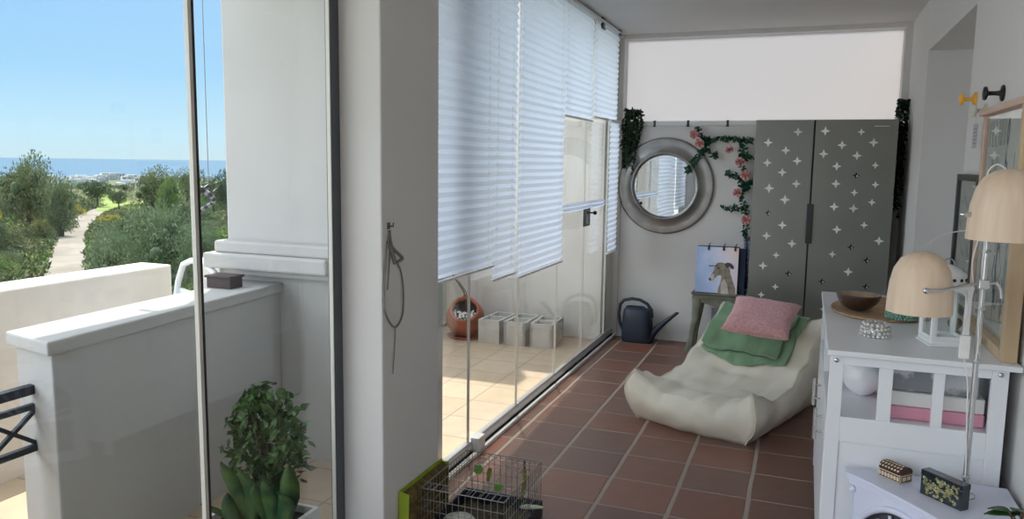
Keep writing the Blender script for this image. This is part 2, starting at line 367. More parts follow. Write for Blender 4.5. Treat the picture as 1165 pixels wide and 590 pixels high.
# glass fronts
def glass_panel(i, y0, y1, near=False):
    p = struct('window_%d' % i, MB().box(GX-.005, GX+.005, y0, y1, .065, 2.575), M['glass'])
    o = MB().box(GX-.016, GX+.016, y0+.002, y1-.002, .022, .075).build('bottom_rail', M['alu'], p, bevel=.003); o['kind'] = 'structure'
    o = MB().box(GX-.014, GX+.014, y0+.002, y1-.002, 2.565, 2.59).build('top_rail', M['alu_white'], p); o['kind'] = 'structure'
    o = MB().box(GX-.007, GX+.007, y1-(.014 if near else .0055), y1-.0015, .075, 2.565).build('edge_seal', M['seal'], p); o['kind'] = 'structure'
    if near:
        o = MB().box(GX-.007, GX+.009, y1-.0015, y1+.006, .075, 2.565).build('dark_gasket', M['black'], p); o['kind'] = 'structure'
ys = [2.86, 3.55, 4.26, 5.02, 5.69, 6.40]
n = 1
for a, b in zip(ys, ys[1:]): glass_panel(n, a, b); n += 1
glass_panel(n, 6.405, 6.655); n += 1
for a, b in ((-1.9, -1.0), (-.98, -.08), (-.06, .80), (.82, 1.688)): glass_panel(n, a, b, b == 1.688); n += 1
glass_panel(n, 1.70, 2.335)
w = MB(); w.box(-1.63, -1.53, 2.845, 6.66, 0, .012); w.box(-1.63, -1.53, -2.2, 2.39, 0, .012)
w.box(-1.546, -1.528, 2.845, 6.66, .012, .022); w.box(-1.632, -1.614, 2.845, 6.66, .012, .022)
struct('trim_4', w, M['alu_white'])
w = MB(); w.box(-1.61, -1.55, 2.845, 6.66, .0121, .0145); struct('trim_5', w, M['black'])
w = MB(); w.box(-1.62, -1.54, 2.845, 6.66, 2.588, 2.62); w.box(-1.62, -1.54, -2.2, 2.39, 2.588, 2.62)
struct('trim_6', w, M['alu_white'])
p = at(0, -1.545, 545, 514)
w = MB(); w.box(-1.575, -1.528, p.y-.045, p.y+.045, .012, .09)
o = w.build('rail_end_stop', M['rail_white'], bevel=.004); tag(o, 'small white block standing on the glass track behind the wire crate', 'end stop')

# hardware of the swinging panel
t = thing('panel_lock', 'dark metal lock plate with knob on the glass door edge', 'lock', (GX+.008, 5.72, 1.13))
MB().box(0, .012, -.085, .085, -.08, .065).build('lock_plate', M['alu_dark'], t, bevel=.004)
MB().box(.0121, .02, -.05, .03, -.06, .04).build('latch_strip', M['chrome'], bpy.data.objects['lock_plate'])
MB().tube([(.012, .06, .02), (.05, .06, .02)], .006).ball((.055, .06, .02), .016).build('knob', M['iron'], t)
for k, (y, h, lab) in enumerate(((5.86, .075, 'taller black guide pin on top of the glass panel'), (6.42, .035, 'shorter black guide pin near the far corner of the glass front'))):
    o = MB().box(-.012, .012, -.035, .035, 0, h).box(-.018, .018, -.045, .045, -.008, .006).build('guide_pin', M['black'], loc=(GX+.06, y, 2.62-h), bevel=.002)
    tag(o, lab, 'guide pin')
o = MB().tube([(GX+.022, 5.72, 2.575), (GX+.022, 6.56, 2.575)], .006, 6).tube([(GX+.022, 5.72, 2.575), (GX+.022, 5.72, 2.42)], .005, 6).tube([(GX+.022, 6.56, 2.575), (GX+.022, 6.56, 2.40)], .004, 6).build('trim_7', M['black']); o['kind'] = 'structure'

# ------------------------------------------------------------------ pleated blinds
def blind(label, x, y0, y1, zb, zt, top=True, mid=None):
    t = thing('pleated_blind', label, 'blind', (x, y0, zb), group='pleated blinds on the glass front')
    P, A = .043, .0055; nz = int((zt-zb)/P*2)
    mb = MB(); W = y1-y0; v = []; f = []
    ny = 6
    for k in range(nz+1):
        for j in range(ny+1):
            xx = (A if k % 2 else -A)+.003*noise.noise(Vector((k*.3, j*.5, x*10+y0)))
            v.append((xx, W*j/ny, .02+(zt-zb-.02)*k/nz))
    for k in range(nz):
        for j in range(ny): a = k*(ny+1)+j; f.append((a, a+1, a+ny+2, a+ny+1))
    mb.add(v, f); mb.build('pleated_fabric', M['blind'], t)
    MB().box(-.010, .010, 0, W, 0, .012).build('bottom_rail', M['rail_white'], t, bevel=.003)
    if top: MB().box(-.014, .014, 0, W, zt-zb-.001, zt-zb+.02).build('top_rail', M['rail_white'], t, bevel=.003)
    for yy in (.06, W-.06): MB().tube([(0, yy, .02), (0, yy, zt-zb)], .0015, 5).build('cord', M['white_cable'], t)
    if mid:
        m_ = MB(); z0, z1, ya, yb = mid
        nz2 = 4; vv = []; ff = []
        for k in range(nz2+1):
            xx = .012 if k % 2 else -.012
            vv += [(xx, ya, z0+(z1-z0)*k/nz2), (xx, yb, z0+(z1-z0)*k/nz2)]
        for k in range(nz2): ff.append((2*k, 2*k+1, 2*k+3, 2*k+2))
        m_.add(vv, ff); m_.build('lower_stack', M['blind'], t)
        for yy in (ya+.06, yb-.06): MB().tube([(0, yy, z1), (0, yy, 0)], .0012, 5).build('cord', M['white_cable'], t)
    return t
blind('lowered pleated blind nearest the pillar', -1.515, 2.86, 3.70, .98, 2.585)
blind('narrow lowered pleated blind squeezed between the two wider ones', -1.522, 3.712, 4.05, .90, 2.585)
blind('lowered pleated blind right of the narrow one, furthest of the long three', -1.512, 4.06, 4.91, .868, 2.585)
blind('half raised pleated blind left of the glass door lock, ending high up', -1.52, 4.93, 5.63, 1.832, 2.585, mid=(1.19-1.832, 1.245-1.832, 0, .70))
blind('half raised pleated blind right of the glass door lock', -1.52, 5.66, 6.42, 1.868, 2.585, mid=(1.19-1.868, 1.245-1.868, 0, .42))
blind('narrow lowered pleated blind beside the hanging ivy', -1.50, 6.12, 6.44, .79, 1.86)

# ------------------------------------------------------------------ terrace things
t = thing('terracotta_pot', 'round terracotta strawberry pot with white pebbles in its side mouth', 'pot', (-2.75, 6.10, -.004))
pt = Matrix.Translation((0, 0, .165)) @ Matrix.Rotation(math.atan2(.35, .94), 4, 'Z') @ Matrix.Rotation(R(47), 4, 'X') @ Matrix.Translation((0, 0, -.155))
mb = MB(); mb.T = pt
mb.lathe([(0, 0), (.08, 0), (.12, .03), (.155, .09), (.168, .15), (.163, .205), (.142, .25), (.122, .272), (.120, .285), (.132, .295), (.130, .306), (.115, .308), (.106, .296), (.108, .27), (.13, .235), (.14, .17)], 44)
mb.build('pot_body', M['terracotta_pot'], t)
mb = MB(); mb.T = pt; mb.ball((0, .128, .298), .022, 10, 7); mb.build('pot_lug', M['terracotta_pot'], t)
mb = MB(); mb.T = pt; mb.lathe([(0, .245), (.118, .245)], 30); mb.build('soil', M['soil'], t)
pb = MB(); pb.T = pt; random.seed(3)
for k in range(75):
    a_ = random.uniform(0, 2*PI); r_ = .095*math.sqrt(random.random()); x_, y_ = r_*math.cos(a_), r_*math.sin(a_)
    if y_ > .015: continue
    pb.ball((x_, y_, .252+.012*random.random()), random.uniform(.008, .014), 6, 4, sc3=(1, 1, .7))
o = pb.build('pebbles', M['pebble'], t); o['kind'] = 'stuff'
MB().lathe([(0, -.001), (.14, -.001), (.16, .02), (.15, .022), (.13, .006), (0, .006)], 30).build('saucer', M['terracotta_pot'], t)
st = MB(); st.tube([(.02, -.02, .24), (-.0, -.03, .40), (-.09, -.08, .56)], .006, 6); st.tube([(.03, .0, .24), (.02, -.03, .40), (-.04, -.06, .50)], .005, 6)
st.build('dry_stem', M['stem'], t)
labs = ['left of the three pale hollow concrete blocks, beside the terracotta pot', 'middle one of the three pale hollow concrete blocks', 'right of the three pale hollow concrete blocks, nearest the glass']
blk = None
for k, x in enumerate((-2.455, -2.235, -2.01)):
    if blk is None:
        mb = MB(); W, D, H, t_ = .098, .195, .2, .022
        for (x0, x1, y0, y1) in ((-W, W, -D, -D+t_), (-W, W, D-t_, D), (-W, W, -.012, .012), (-W, -W+t_, -D, D), (W-t_, W, -D, D)): mb.box(x0, x1, y0, y1, 0, H)
        mb.box(-W+.01, W-.01, -D+.01, D-.01, 0, .02)
        blk = mb.build('concrete_block', M['concrete'], loc=(x, 6.14, -.004)); blk['group'] = 'hollow concrete blocks on the terrace'; blk['category'] = 'concrete block'; blk['label'] = labs[0]
        blk.rotation_euler.z = R(-2)
    else:
        dup(blk, labs[k], (x, 6.145+.005*k, -.004), R(-2+3*k))

# railing by the parapet
t = thing('iron_railing', 'black iron railing with crossed bars fixed to the white parapet end', 'railing', (-2.5, 1.88, 0))
def bar(name, p, q, r, par, mt='iron'):
    p, q = Vector(p), Vector(q); d = (q-p).normalized(); s1 = d.orthogonal().normalized() if abs(d.x) > .5 else Vector((1, 0, 0)); s2 = d.cross(s1)
    v = [tuple(c_+s1*a_*r+s2*b_*r) for c_ in (p, q) for a_, b_ in ((-1, -1), (1, -1), (1, 1), (-1, 1))]
    mb = MB().add(v, [(0, 1, 2, 3), (7, 6, 5, 4), (0, 4, 5, 1), (1, 5, 6, 2), (2, 6, 7, 3), (3, 7, 4, 0)])
    return mb.build(name, M[mt], par)
bar('top_rail', (0, 0.01, .712), (0, -2.6, .712), .016, t)
bar('middle_rail', (0, 0.01, .65), (0, -2.6, .65), .010, t)
bar('lower_rail', (0, 0.01, .50), (0, -2.6, .50), .011, t)
bar('bottom_rail', (0, -.18, .08), (0, -2.6, .08), .011, t)
for k in range(13):
    y0, y1 = -.005-.2*k, -.005-.2*(k+1)
    bar('cross_bar', (.002, y0, .645), (.002, y1, .505), .007, t); bar('cross_bar', (-.002, y0, .505), (-.002, y1, .645), .007, t)
    if k: bar('post', (0, y0, 0), (0, y0, .65), .009, t)

# planter with snake plant and shrub
t = thing('planter_box', 'white rectangular planter box below the snake plant', 'planter', (-1.87, 2.26, -.004))
mb = MB(); W, D, H, t_ = .17, .145, .19, .016
mb.box(-W, W, -D, -D+t_, 0, H); mb.box(-W, W, D-t_, D, 0, H); mb.box(-W, -W+t_, -D+t_, D-t_, 0, H); mb.box(W-t_, W, -D+t_, D-t_, 0, H); mb.box(-W+t_, W-t_, -D+t_, D-t_, 0, .02)
mb.build('box_wall', M['rail_white'], t)
MB().box(-W+t_, W-t_, -D+t_, D-t_, .02, H-.03).build('soil', M['soil'], t)
random.seed(11)
t = thing('snake_plant', 'snake plant with upright pointed leaves in the white planter', 'plant', (-1.87, 2.18, .15))
def lerp_tab(tab, v):
    for (a_, za), (b_, zb) in zip(tab, tab[1:]):
        if v <= b_: return za+(zb-za)*(v-a_)/(b_-a_)
    return tab[-1][1]
def blade(mb, base, tip, W, bend):
    base, tip = Vector(base), Vector(tip); d = tip-base; s_ = Vector((CR.x, CR.y, 0)); s_ = (Matrix.Rotation(bend, 3, 'Z') @ s_).normalized(); nn = d.cross(s_).normalized()
    v = []; N = 9
    for i in range(N+1):
        tt = i/N; w_ = W*lerp_tab([(0, .5), (.2, .75), (.45, 1.0), (.7, .82), (.88, .42), (1, 0)], tt)
        p = base+d*tt+nn*.03*math.sin(PI*tt)+s_*.005*math.sin(tt*5+bend*3)
        v += [tuple(p-s_*w_*.5+nn*.004), tuple(p+nn*-.003), tuple(p+s_*w_*.5+nn*.004)]
    mb.add(v, [(3*i+a_, 3*i+a_+1, 3*i+a_+4, 3*i+a_+3) for i in range(N) for a_ in (0, 1)], 0, True)
for (bx, tipx, tipy, W, bd) in ((252, 252, 525, .05, .2), (268, 272, 533, .06, -.3), (300, 302, 545, .055, .1), (322, 330, 528, .06, -.2), (286, 290, 552, .05, .5), (240, 228, 573, .03, .6), (310, 316, 560, .05, -.6), (262, 258, 560, .045, .9)):
    y = 2.10+random.uniform(-.03, .05)
    b_ = at(1, y, bx+8, 590); b_ = Vector((max(-2.01, min(-1.73, b_.x*.6-.75)), 2.2+random.uniform(-.05, .05), 0.165)); tp = at(1, y, tipx, tipy)
    mb = MB(); blade(mb, b_-t.location, tp-t.location, W*1.35, bd*.7); mb.build('leaf', M['snake'], t, solid=.002)
t = thing('green_shrub', 'leafy green shrub climbing behind the snake plant in the corner', 'shrub', (-1.88, 2.34, .16))
sb = MB(); lf = MB()
blobs = [(300, 455, 22), (277, 480, 20), (318, 470, 22), (338, 490, 15), (272, 510, 18), (300, 495, 22), (325, 512, 20), (290, 530, 20), (312, 545, 22), (342, 522, 10), (300, 565, 25), (285, 462, 15), (330, 540, 14)]
for (px, py, pr) in blobs:
    y = 2.33+random.uniform(-.06, .03); c = at(1, y, px, py)-t.location; r_ = pr/877*2.9
    st = [Vector((.0, 0, 0)), Vector((c.x*.4, c.y*.5, c.z*.5)), c]
    sb.tube(st, [.006, .004, .002], 5)
    for k in range(int(72*(pr/20)**2)):
        q = c+Vector((random.gauss(0, .45), random.gauss(0, .38), random.gauss(0, .45)))*r_
        leaf(lf, q, rv()+Vector((0, 0, -.3)), rv()+Vector((0, -.6, .8)), random.uniform(.034, .058), random.uniform(.022, .036))
sb.build('branches', M['stem'], t); o = lf.build('foliage', M['shrub_leaf'], t); o['kind'] = 'stuff'

# beyond the parapet: chair, box, wind ornament
t = thing('patio_chair', 'white tubular patio chair behind the parapet, only its curved top showing', 'chair', (-3.08, 2.90, -.004), R(-25))
def tb(name, path, r, mt='white_plastic', n=10): return MB().tube(path, r, n).build(name, M[mt], t)
arc = [(-.24, .22, .45)]+[(-.24+.0*k, .22+.05*k/3, .45+.12*k) for k in range(1, 4)]
tb('back_frame', [(-.24, .2, .0), (-.24, .2, .45), (-.24, .27, .86), (-.20, .285, .955), (-.10, .29, .985), (.1, .29, .985), (.20, .285, .955), (.24, .27, .86), (.24, .2, .45), (.24, .2, 0)], .016)
for s_ in (-.24, .24): tb('leg', [(s_, -.24, 0), (s_, -.22, .45), (s_, -.2, .63), (s_, -.1, .66), (s_, .22, .65)], .015)
MB().box(-.23, .23, -.24, .2, .43, .45).build('seat', M['white_plastic'], t, bevel=.005)
for k in range(5): MB().grid(lambda u, v: (-.225+.45*u, .215+.05*(k/4)+.006*v, .50+.07*k+.045*v), 4, 2).build('back_slat', M['white_plastic'], t, solid=.008)
o = MB().box(-.07, .07, -.045, .045, 0, .05).box(-.078, .078, -.053, .053, .05, .062).build('brown_box', M['brown_box'], loc=(-2.61, 2.955, .905), bevel=.004)
tag(o, 'small dark brown box on the parapet under the column moulding', 'box')
p = at(0, -3.02, 237, 196)
t = thing('wind_ornament', 'black and white striped curled ornament hanging from a thin cord', 'ornament', (p.x, p.y, 1.24))
MB().tube([(0, 0, .12), (0, 0, 2.2)], .0022, 5).build('cord', M['rope'], t)
MB().box(-.01, .30, -.012, .012, 2.2, 2.22).build('bracket', M['iron'], t)
body = MB(); bp = []
for k in range(14):
    a_ = k/13; bp.append((.0+.045*math.sin(a_*5), -.05+.09*a_ if k < 7 else -.05+.09*(1-a_)+.0, .115-.14*a_))
for k in range(13):
    body.tube([bp[k], bp[k+1]], [.016-.0006*k, .016-.0006*(k+1)], 8, mi=k % 2)
body.ball((0, -.055, .115), .022); body.tube([(0, -.055, .115), (0, 0, .14)], .01)
body.tube([(.0, .03, .10), (0, .06, .12), (0, .075, .09)], .006, 6)
body.build('striped_body', [M['black'], mat('grey_stripe', (.22, .23, .25), .5)], t)

# ================================================================== BACK WALL
BY = 6.68
t = thing('round_mirror', 'large round mirror in a wide dished silver frame on the back wall', 'mirror', (-1.14, BY, 1.345))
prof = [(.405, 0), (.412, .012), (.405, .024), (.395, .028), (.36, .022), (.31, .03), (.285, .055), (.278, .06), (.270, .052), (.264, .03), (.258, .022)]
mb = MB(); rings = [[(r_*math.cos(2*PI*k/72), -z, r_*math.sin(2*PI*k/72)) for k in range(72)] for r_, z in prof]
mb.loft(rings, caps=False); mb.build('mirror_frame', M['silver'], t)
MB().add([(.27*math.cos(2*PI*k/64), -.024, .27*math.sin(2*PI*k/64)) for k in range(64)], [tuple(range(64))[::-1]]).build('mirror_glass', M['mirror'], t)
for k, x in enumerate((745, 783, 828)):
    p = at(1, BY, x, 142)
    o = MB().box(-.010, .010, -.022, -.016, -.03, .018).box(-.010, .010, -.022, .03, .014, .020).box(-.012, .012, -.03, -.022, -.034, -.022).build('wall_hook', M['black'], loc=(p.x, 6.685, 1.878), bevel=.002)
    tag(o, ['black hook clipped over the ledge above the mirror', 'middle black hook clipped over the ledge where the rose garland starts', 'right black hook clipped over the ledge, nearest the wardrobe'][k], 'hook', 'black hooks on the wall ledge')
# ivy left
random.seed(21)
def ivy(label, x, y, ztop, zbot, wtop, n, size, name='hanging_ivy', cat='plant', drop=1.0, bias=-.03):
    t = thing(name, label, cat, (x, y, ztop))
    st = MB(); lf = MB()
    for s_ in range(n):
        a0 = random.uniform(-wtop, wtop); L = (ztop-zbot)*random.uniform(.45, 1)*drop; yy = random.uniform(-.05, .03)
        P = [Vector((a0*.3, yy*.4, -.02)), Vector((a0*.8, yy, .03)), Vector((a0, yy, -.05))]
        k = 5
        for i in range(1, k+1): P.append(Vector((a0*(1-.45*i/k)+bias*i/k+random.uniform(-.01, .01), yy+random.uniform(-.008, .008), -.05-L*i/k)))
        st.tube(P, .0016, 4)
        m_ = int(L/.011)+6
        for j in range(m_):
            f_ = j/m_*(len(P)-1.01); i = int(f_); q = P[i].lerp(P[i+1], f_-i)
            dd = rv()+Vector((0, -.3, -.6)); leaf(lf, q, dd, rv()+Vector((0, -1.2, .4)), random.uniform(.7, 1.2)*size, random.uniform(.6, .9)*size)
    st.build('vine_stems', M['stem'], t); o = lf.build('foliage', M['ivy'], t); o['kind'] = 'stuff'
    return t
ivy('dark trailing ivy hanging from the ledge left of the round mirror', -1.435, 6.64, 1.96, 1.48, .085, 26, .030)
ivy('dark trailing plant in the gap right of the tall wardrobe', 0.637, 6.50, 2.0, 1.15, .045, 13, .030, 'trailing_plant', bias=.0)
# rose garland
t = thing('rose_garland', 'artificial garland of green leaves and pink roses draped from ledge to wardrobe', 'garland', (-.7, 6.60, 1.5))
path = [(792, 145), (796, 158), (806, 160), (818, 158), (830, 158), (843, 160), (855, 160)]
b1 = [(843, 160), (846, 172), (842, 184), (848, 196), (843, 205), (848, 215), (842, 222), (848, 235), (850, 248), (848, 262), (847, 268)]
b2 = [(806, 160), (800, 170), (794, 180), (786, 190), (782, 194)]
sides = [[(845, 203), (835, 200), (826, 194)], [(846, 236), (835, 237), (822, 236)], [(800, 168), (812, 176), (816, 178)], [(846, 215), (852, 210), (855, 204)], [(843, 182), (850, 178), (856, 180)]]
st = MB(); lf = MB()
for pth, dens in ((path, 14), (b1, 14), (b2, 15)) + tuple((s_, 11) for s_ in sides):
    P = [at(1, 6.635-.015*random.random(), *q)-t.location for q in pth]
    st.tube(P, .0022, 5)
    for i in range(len(P)-1):
        for j in range(dens+2):
            q = P[i].lerp(P[i+1], random.random())+rv(.010)
            for h in range(2): leaf(lf, q+rv(.008), rv()+Vector((0, -.4, 0)), rv(.6)+Vector((0, -1, .3)), random.uniform(.026, .046), random.uniform(.014, .024))
st.build('garland_stem', M['stem'], t); o = lf.build('foliage', M['vine_leaf'], t); o['kind'] = 'stuff'
for (px, py) in ((790, 153), (796, 163), (842, 184), (848, 199), (839, 219), (849, 250), (830, 170)):
    c = at(1, 6.60, px, py)-t.location; mb = MB(); R0 = random.uniform(.019, .026)
    for ring_, nn, op in ((0, 3, .25), (1, 5, .55), (2, 6, .95)):
        for k in range(nn):
            a_ = 2*PI*k/nn+ring_*.7; rr = R0*(.35+.33*ring_)
            d_ = Vector((math.cos(a_), 0, math.sin(a_))); p_ = c+d_*rr*.55+Vector((0, -.012+.006*ring_, 0)); s_ = Vector((-math.sin(a_), 0, math.cos(a_)))
            hgt = Vector((0, -.022+.004*ring_, 0))+d_*rr*op
            mb.add([p_-s_*rr*.55, p_+s_*rr*.55, p_+s_*rr*.6+hgt, p_+hgt*1.15, p_-s_*rr*.6+hgt], [(0, 1, 2, 3, 4)], 0, True)
    mb.ball(tuple(c), R0*.5, 8, 6); mb.build('rose', M['rose'], t, solid=.0015)

# watering can
t = thing('watering_can', 'dark navy plastic watering can on the tiles against the back wall', 'watering can', (-1.31, 6.53, 0))
def ring_se(cx, cy, z, a_, b_, n=36, e=3.2):
    out = []
    for k in range(n):
        th = 2*PI*k/n; c_, s_ = math.cos(th), math.sin(th)
        out.append((cx+a_*math.copysign(abs(c_)**(2/e), c_), cy+b_*math.copysign(abs(s_)**(2/e), s_), z))
    return out
rg = [ring_se(0, 0, z, a_, b_) for z, a_, b_ in ((0, .118, .078), (.006, .128, .086), (.03, .132, .09), (.12, .132, .09), (.22, .124, .085), (.275, .118, .078), (.288, .110, .072))]
rg += [ring_se(-.02, 0, .292, .085, .055), ring_se(-.02, 0, .304, .083, .053), ring_se(-.02, 0, .304, .074, .045), ring_se(-.02, 0, .26, .07, .042)]
MB().loft(rg).build('can_body', M['navy_plastic'], t)
MB().tube([(.115, 0, .06), (.16, 0, .115), (.235, 0, .19), (.335, 0, .275)], [.040, .030, .021, .013], 14).lathe([(.001, 0), (.016, 0), (.017, .012), (.001, .014)], 12, c=(.335, 0, .27)).build('spout', M['navy_plastic'], t)
hp = [(-.125, 0, .09), (-.155, 0, .15), (-.165, 0, .24), (-.155, 0, .315), (-.12, 0, .355), (-.05, 0, .372), (.02, 0, .365), (.08, 0, .335), (.118, 0, .285), (.125, 0, .22)]
hr = []
P = [Vector(p) for p in hp]
for i, p in enumerate(P):
    d_ = (P[min(i+1, 9)]-P[max(i-1, 0)]).normalized(); s_ = Vector((0, 1, 0)); n_ = d_.cross(s_)
    hr.append([tuple(p+n_*.014*math.cos(2*PI*k/12)+s_*.019*math.sin(2*PI*k/12)) for k in range(12)])
MB().loft(hr).build('handle', M['navy_plastic'], t)

# greyhound picture bag, cloths and stool
t = thing('rustic_stool', 'weathered grey green carved stool under the greyhound picture', 'stool', (-.625, 6.44, 0))
mb = MB(); mb.box(-.20, .20, -.13, .13, .455, .485); mb.box(-.21, .21, -.14, .14, .485, .50); mb.build('stool_top', M['stool'], t, bevel=.006)
ap = [(-.185, .46), (.185, .46), (.185, .37), (.16, .385), (.12, .42), (.06, .405), (0, .385), (-.06, .405), (-.12, .42), (-.16, .385), (-.185, .33)]
MB().prism(ap, -.125, -.105, axis=1).build('front_apron', M['stool'], t, bevel=.004)
MB().prism([(x, z) for x, z in ap], .105, .125, axis=1).build('back_apron', M['stool'], t, bevel=.004)
for sx in (-1, 1):
    for sy in (-1, 1):
        P = [(.165, .46, .040), (.162, .38, .036), (.172, .27, .028), (.192, .15, .024), (.205, .05, .028), (.215, .012, .034), (.215, 0, .030)]
        rg = [ring_se(sx*x, sy*(.105+.02*(1-z/.46)), z, r_, r_*.8, 16, 2.6) for x, z, r_ in P]
        MB().loft(rg).build('leg', M['stool'], t)
t = thing('greyhound_bag', 'bag printed with a greyhound head on a pastel sky, standing on the stool', 'bag', (-.645, 6.335, .503), R(4), rot=(R(-3), 0, R(0)))
W, H = .165, .375
MB().box(-W, W, 0, .13, 0, H).build('bag_body', M['navy_cloth'], t, bevel=.006)
MB().box(W+.0005, W+.055, .02, .12, 0, H-.01).build('side_gusset', M['navy_cloth'], t, bevel=.005)
MB().box(-W, W, -.003, 0.0, .002, H-.002).build('printed_front', M['print'], t)
def img(px, py): return ((px-787)/48*2*W-W, (332-py)/53*H)   # photo px to bag plane
def poly(name, pts, mt, y, par, dz=.0015):
    return MB().prism([img(*p) for p in pts], y-dz, y, axis=1).build(name, M[mt], par)
head = [(802.5, 316), (804.5, 318.5), (807, 318), (810, 314.5), (813, 311.5), (816, 311), (817, 313), (816, 320), (814, 326), (813.5, 332.5), (833.5, 332.5), (833, 325), (829.5, 316), (826.5, 308), (826, 304), (824.5, 300), (820.5, 297.5), (815.5, 296.6), (811, 297.5), (809, 301), (808, 306)]
gh = poly('greyhound_head', head, 'dog_mid', -.0035, t)
poly('greyhound_ear', [(820, 298), (823, 296.3), (827, 297), (830, 300), (830.5, 303.5), (827.5, 303), (825, 300.5), (823.5, 303), (821, 301)], 'dog_dark', -.0052, gh)
poly('greyhound_muzzle', [(802.5, 316), (804.5, 318.5), (807, 318), (809, 315.5), (808.3, 311), (806.5, 309.5)], 'dog_light', -.0052, gh)
poly('greyhound_nose', [(802.3, 315.5), (803.6, 318), (805, 318.3), (805.5, 316.2), (804, 314.6)], 'dog_dark', -.0065, gh)
poly('greyhound_eye', [(811.6, 303.2), (813, 302.2), (814.8, 303), (813.8, 304.6), (812.2, 304.6)], 'dog_dark', -.0053, gh)
poly('greyhound_brow', [(802, 300.6), (810, 300.4), (812, 299), (812, 301), (802, 301.6)], 'dog_dark', -.0053, gh)
poly('greyhound_chest', [(816.5, 321), (820, 315), (824, 322), (826, 332.3), (817, 332.3)], 'dog_light', -.0052, gh)
for px in (801, 818, 831):
    c = img(px, 281); o = MB().box(c[0]-.008, c[0]+.008, -.010, .012, H-.03, H+.008).tube([(c[0]-.005, 0, H), (c[0]+.012, -.006, H+.028)], .004, 6).build('black_clip', M['black'], t, bevel=.002)
o = MB().grid(lambda u, v: (-.022+.052*u+.006*math.sin(v*9), .012*math.sin(u*9+v*3), -.40+.42*v), 6, 16).build('printed_scarf', M['speckle_cloth'], loc=(-.447, 6.645, .90), solid=.006)
MB().box(-.008, .03, -.015, .03, -.01+.02, .04).build('hook', M['black'], o)
tag(o, 'navy and white printed scarf hanging beside the wardrobe edge', 'scarf')
o = MB().box(-.11, .11, 0, .012, 0, .36).build('leaning_board', M['grey_board'], loc=(-.57, 6.42, .003), rot=(R(-6), 0, R(4)), bevel=.002)
tag(o, 'grey lilac board leaning under the stool', 'board')

# ------------------------------------------------------------------ wardrobe
t = thing('wardrobe', 'tall dark grey two door metal wardrobe with star shaped cut-outs', 'wardrobe', (-.39, 6.2, 0))
WW, WD, WH = .978, .42, 1.872
mb = MB(); mb.box(0, .015, .02, WD, .06, WH-.004); mb.box(WW-.015, WW, .02, WD, .06, WH-.004); mb.box(0, WW, .02, WD, WH-.02, WH); mb.box(0, WW, .02, WD, .06, .08); mb.box(0, WW, WD-.012, WD, .06, WH); mb.box(.015, WW-.015, .03, WD-.02, .9, .91)
for x in (0.0, WW-.04):
    for y in (.03, WD-.06): mb.box(x, x+.04, y, y+.04, 0, .06)
mb.build('wardrobe_body', M['wardrobe'], t, bevel=.002)
stars = [(883, 155), (864, 169), (886, 177), (883, 195), (866, 183), (902, 155), (869, 190), (909, 149), (893, 162), (873, 184)]
L_st = [(908, 150, 1), (874, 162, 1), (894, 171, 1), (873, 185, 1), (907, 183, 1), (890, 196, 1), (906, 209, 1), (875, 214, 2), (893, 227, 2), (874, 242, 0), (890, 256, 1), (872, 268, 1), (901, 277, 1), (883, 290, .6), (868, 302, 1), (897, 311, 0), (882, 326, .6), (866, 335, .6)]
R_st = [(939, 149, 1), (980, 150, .7), (958, 165, 1), (994, 162, 1), (937, 175, 1), (975, 177, 1), (952, 189, 1), (996, 188, .7), (974, 199.5, 0), (951, 209, 1), (972, 219, .7), (996, 210, .7), (949, 235, 1), (971, 237, 1), (992, 230, .7), (952, 261, 1), (983, 256, .7), (1000, 274, 1), (968, 281, 0), (947, 289, .6), (986, 296, 0), (965, 309, 1), (935, 320, 0), (985, 326, 0), (952, 335, .6), (940, 352, .6), (930, 398, 0)]
def star_pts(cx, cz, r_, n=4, inner=.40):
    return [(cx+(r_ if k % 2 == 0 else r_*inner)*math.sin(PI*k/n), cz+(r_ if k % 2 == 0 else r_*inner)*math.cos(PI*k/n)) for k in range(2*n)]
for nm, x0, x1, sts in (('left', .002, .412, L_st), ('right', .424, WW-.002, R_st)):
    d = MB().box(x0, x1, 0, .018, .065, WH-.002).build('door', M['wardrobe'], t, bevel=.002)
    lt = MB(); dk = MB()
    for px, py, k in sts:
        p = at(1, 6.2, px, py); X, Z = p.x+.39, p.z
        if not (x0+.02 < X < x1-.02): continue
        tgt = dk if k == 0 else lt
        tgt.prism(star_pts(X, Z, (.038 if k > 1 else .034) if k >= 1 else .027), -.0016, .0, axis=1)
        if k == 0: lt.prism([(X+.003, Z-.012), (X+.014, Z), (X+.003, Z+.002)], -.0024, -.0017, axis=1)
    # the lower half of each door, hidden behind the seat, carries on the same pattern
    random.seed(5 if nm == 'left' else 6)
    zz = .44
    while zz > .15:
        for q in range(3): lt.prism(star_pts(x0+.07+(x1-x0-.14)*(q+random.uniform(.1, .5))/3, zz+random.uniform(-.03, .03), .022), -.0016, 0, axis=1)
        zz -= .11
    lt.build('star_cutouts', M['wardrobe_star'], d); dk.build('dark_star_cutouts', M['dark_gap'], d)  # flat plates in place of holes
p0 = at(1, 6.2, 928, 232); p1 = at(1, 6.2, 926, 277)
MB().box(.397, .443, -.012, .004, p1.z, p0.z).box(.405, .435, -.016, -.011, p1.z+.012, p0.z-.012).build('recessed_handle', M['black'], t, bevel=.003)
MB().box(.412, .424, .004, .016, .07, WH-.004).build('door_gap', M['dark_gap'], t)
MB().box(WW-.16, WW-.06, -.001, 0, WH-.052, WH-.048).build('name_plate_line', M['wardrobe_star'], t)

